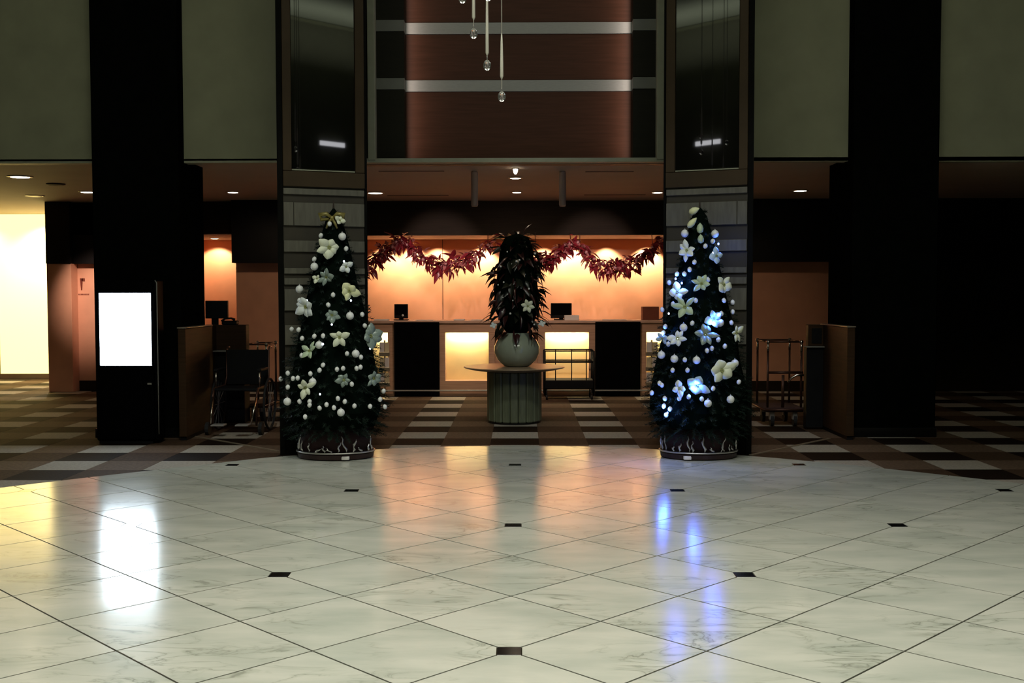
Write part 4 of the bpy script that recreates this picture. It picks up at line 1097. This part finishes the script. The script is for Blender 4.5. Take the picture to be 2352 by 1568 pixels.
flower(Rt, 1661, 654, 50, 'cream', 'cream flower on the right edge of the right Christmas tree under its narrow top', 'the right-edge cream flower', 5, True)
flower(Rt, 1612, 652, 44, 'green', 'dim green flower high in the middle of the right Christmas tree', 'the dim green flower')
flower(Rt, 1556, 672, 46, 'white', 'white flower beside the blue lights, left edge of the right Christmas tree', 'the upper-left white flower', 4, True)
flower(Rt, 1574, 705, 56, 'green', 'green-cream trumpet flower under the blue lights of the right Christmas tree', 'the green-cream flower', 5)
flower(Rt, 1638, 732, 44, 'blue', 'light blue flower right of centre on the right Christmas tree', 'the light blue flower', 4, True)
flower(Rt, 1690, 764, 44, 'cream', 'cream star flower at the far right edge of the right Christmas tree', 'the far-right cream star', 5)
flower(Rt, 1556, 778, 50, 'white', 'silvery pointed flower left of centre on the right Christmas tree', 'the silvery pointed flower', 6)
flower(Rt, 1620, 768, 56, 'glass', 'wide glassy flower in the middle of the right Christmas tree', 'the wide glassy flower')
flower(Rt, 1657, 850, 66, 'cream', 'largest cream flower, low on the right side of the right Christmas tree', 'the largest cream flower', 5, True)
flower(Rt, 1601, 884, 58, 'blue', 'bright blue-white flower low in the middle of the right Christmas tree', 'the low blue-white flower', 5, True)
flower(Rt, 1561, 892, 40, 'white', 'white flower low on the left of the right Christmas tree', 'the low white flower', 4, True)
flower(Rt, 1522, 776, 34, 'blue', 'small ice-blue flower at the left edge of the right Christmas tree', 'the ice-blue flower', 4, True)
# long petals at the tip of the right tree
def long_petal(px0, py0, px1, py1, wd, kind, label):
    p, nrm = surf(Rt, px0, py0, 0.04); q, _ = surf(Rt, px1, py1, 0.05)
    d = q-p; t = thing('petal_ornament', p, label, 'flower ornament')
    r = wd/FPX*10
    MB().tube([p, p.lerp(q, .25), p.lerp(q, .55), p.lerp(q, .85), q], [0.004, r*0.35, r*0.5, r*0.42, 0.008], 8).build('petal', M['petal_'+kind], t, True)
long_petal(1606, 478, 1583, 489, 17, 'yellow', 'cream petal pointing left at the tip of the right Christmas tree')
long_petal(1600, 500, 1580, 522, 15, 'yellow', 'cream petal second from the tip on the left side of the right Christmas tree')
long_petal(1608, 512, 1608, 535, 16, 'green', 'pale green upright petal below the tip of the right Christmas tree')
long_petal(1609, 538, 1610, 558, 15, 'green', 'pale green petal directly under the upright petal of the right Christmas tree')
flower(Lf, 780, 506, 30, 'cream', 'small cream bloom at the very tip of the left Christmas tree', 'the bloom at the tip', 4, True)

# baubles
BIG = MB().ball((0,0,0), 1.0, 16, 10).mesh('ball', M['bauble'], True)
SM = MB().ball((0,0,0), 1.0, 10, 7, 1.15).mesh('bulb', M['bauble'], True)
CAP = MB().lathe([(0.25, 0.92), (0.25, 1.15), (0.12, 1.2), (0.03, 1.4)], (0,0,0), 8).mesh('cap', M['cap'], True)
def rel(side, px, py):
    best = min(FL[side], key=lambda f: (f[0]-px)**2+(f[1]-py)**2)
    dx, dy = px-best[0], py-best[1]
    v = 'above' if dy < -12 else ('below' if dy > 12 else '')
    h = 'left of' if dx < -12 else ('right of' if dx > 12 else '')
    if v and h: w_ = '%s and %s' % (v, h)
    else: w_ = v or h or 'touching'
    return w_, best[2]
used = {}
def bauble(side, px, py, rpx, big):
    p, nrm = surf(side, px, py, 0.02)
    kind = 'round white bauble' if big else 'tiny white bulb'
    w_, ref = rel(side, px, py)
    lab = '%s %s %s, %s tree' % (kind, w_, ref, side)
    used.setdefault(lab, [])
    o = thing('bauble' if big else 'bulb_ornament', p, lab, 'bauble', '%s on the %s Christmas tree' % ('large white baubles' if big else 'small white bulbs', side))
    r = rpx/FPX*p.y
    inst('ball', BIG if big else SM, o, (0,0,0), (random.uniform(-.4,.4), random.uniform(-.4,.4), 0), r)
    inst('hanger_cap', CAP, o, (0,0,0), None, r)
    used[lab].append((px, o))
for (x, y) in ((786,543),(804,725),(733,792),(817,812),(783,947),(660,922),(722,612),(718,877),(688,664)): bauble(Lf, x, y, 9, True)
for (x, y) in ((722,595),(757,514),(737,541),(795,571),(765,677),(754,700),(688,690),(722,772),(742,771),(670,756),(694,777),(693,816),
    (734,850),(713,858),(774,848),(788,846),(819,846),(661,857),(673,869),(684,868),(661,889),(711,922),(688,922),(711,930),(734,937),
    (750,929),(767,936),(792,922),(814,932),(850,933),(884,934),(881,898),(873,917),(701,957),(797,812),(829,820),(808,882),(832,722),
    (838,748),(776,915),(645,870),(828,843),(742,838),(686,757)): bauble(Lf, x, y, 5.2, False)
for (x, y) in ((1573,536),(1642,537),(1570,752),(1519,815),(1600,827),(1688,834),(1678,917),(1626,926),(1654,741),(1549,824)): bauble(Rt, x, y, 9, True)
for (x, y) in ((1637,554),(1620,565),(1595,602),(1584,619),(1555,629),(1572,629),(1537,649),(1626,642),(1663,690),(1683,694),(1683,716),(1657,720),
    (1680,741),(1521,711),(1528,750),(1524,764),(1573,826),(1579,850),(1665,795),(1635,800),(1697,877),(1638,892),(1582,911),(1612,916),
    (1520,884),(1497,902),(1527,915),(1525,932),(1539,939),(1530,953),(1546,698),(1598,690),(1590,742),(1545,850),(1650,780),(1624,805),
    (1515,880),(1560,915),(1535,790)): bauble(Rt, x, y, 5.2, False)
for lab, L_ in used.items():
    if len(L_) > 1:
        L_.sort(key=lambda q: q[0]); n = len(L_)
        nm = {2: ('left', 'right'), 3: ('left', 'middle', 'right')}.get(n, ('leftmost', 'second', 'third', 'fourth', 'fifth', 'sixth', 'seventh', 'eighth')[:n-1] + ('rightmost',))
        for w_, (q, o) in zip(nm, L_): o['label'] = '%s %s' % (w_, lab)
# blue lights on the right tree, a few white ones on both
led_me = MB().ball((0,0,0), 0.009, 8, 5, 1.3).mesh('led', M['blue_led'], True)
wl_me = MB().ball((0,0,0), 0.008, 8, 5, 1.3).mesh('led_white', M['white_led'], True)
LEDS = ((1552,640,6,'near the top left'), (1566,650,8,'beside the white flower at upper left'), (1634,742,8,'right of centre'), (1648,722,6,'above the pale flower right of centre'),
        (1602,878,8,'low in the middle'), (1592,893,6,'under the low blue-white flower'), (1524,936,9,'at the lower left'), (1533,948,6,'lowest at the left edge'), (1522,768,5,'on the left edge at mid-height'), (1650,560,3,'at the upper right edge'))
for (x, y, pw, ph) in LEDS:
    p, nrm = surf(Rt, x, y, 0.03)
    o = thing('fairy_light', p, 'glowing blue fairy light %s of the right Christmas tree' % ph, 'light', 'blue fairy lights')
    inst('led', led_me, o, (0,0,0))
    MB().tube([p+Vector((0,0.0,0.011)), p+Vector((0.01,0.03,0.03)), p-nrm*0.06+Vector((0,0,0.03))], 0.003, 5).build('lead', M['rubber'], o, True)
    q = p + nrm*0.03 + Vector((0,-0.01,0))
    point('led_light', q, pw*0.30, (0.06, 0.18, 1.0), 0.01).data.specular_factor = 0.15
for side, L_ in ((Lf, ((742,790),(806,690),(790,600),(735,905),(705,690),(850,800),(762,745))), (Rt, ((1536,720),(1620,770),(1638,580),(1557,778),(1690,770)))):
    for (x, y) in L_:
        p, nrm = surf(side, x, y, 0.03)
        w_, ref = rel(side, x, y)
        o = thing('fairy_light', p, 'tiny white fairy light %s %s, %s tree' % (w_, ref, side), 'light', 'white fairy lights on the %s tree' % side)
        inst('led', wl_me, o, (0,0,0))
# the flower in the centre arrangement
p = A(1212, 703, YT-vr*1.1)
f = thing('pale_flower', p, 'pale cream flower tucked in the dark arrangement above the vase', 'flower')
for k in range(6):
    m = Vector((0.1,-1,0.1)).to_track_quat('Z','Y').to_matrix() @ Matrix.Rotation(k*PI/3+0.3, 3, 'Z') @ Matrix.Rotation(0.2, 3, 'X')
    inst('petal', PET['cream'], f, (0,0,0), m.to_euler(), 0.085)
inst('flower_centre', pist_me, f, (0,0,0), Vector((0.1,-1,0.1)).to_track_quat('Z','Y').to_euler(), 0.085)
for (x, y, lab) in ((1133, 747, 'white blossom at the lower left of the centre arrangement'), (1245, 743, 'white blossom at the lower right of the centre arrangement')):
    p = A(x, y, YT-vr*0.75); f = thing('white_blossom', p, lab, 'flower')
    for k in range(4):
        m = Vector((0.0,-1,0.6)).to_track_quat('Z','Y').to_matrix() @ Matrix.Rotation(k*PI/2+0.3, 3, 'Z')
        inst('petal', PETW['white'], f, (0,0,0), m.to_euler(), 0.045)
# glowing strips added on the unseen rear wall, only to be mirrored in the towers' black glass
for s, lab in ((1, 'left'), (-1, 'right')):
    t = thing('mirrored_strip', (s*9.3, -5.4, 5.57), 'short white glowing strip added to be mirrored in the black glass of the %s tower' % lab, 'lamp')
    MB().box(s*9.3-0.42, s*9.3+0.42, -5.4, -5.34, 5.50, 5.64, 0.006).build('backplate', M['steel'], t)
    MB().box(s*9.3-0.40, s*9.3+0.40, -5.34, -5.30, 5.51, 5.63, 0.01).build('diffuser', M['strip_white'], t)
for o in bpy.data.objects:
    if '_o' in o: del o['_o']
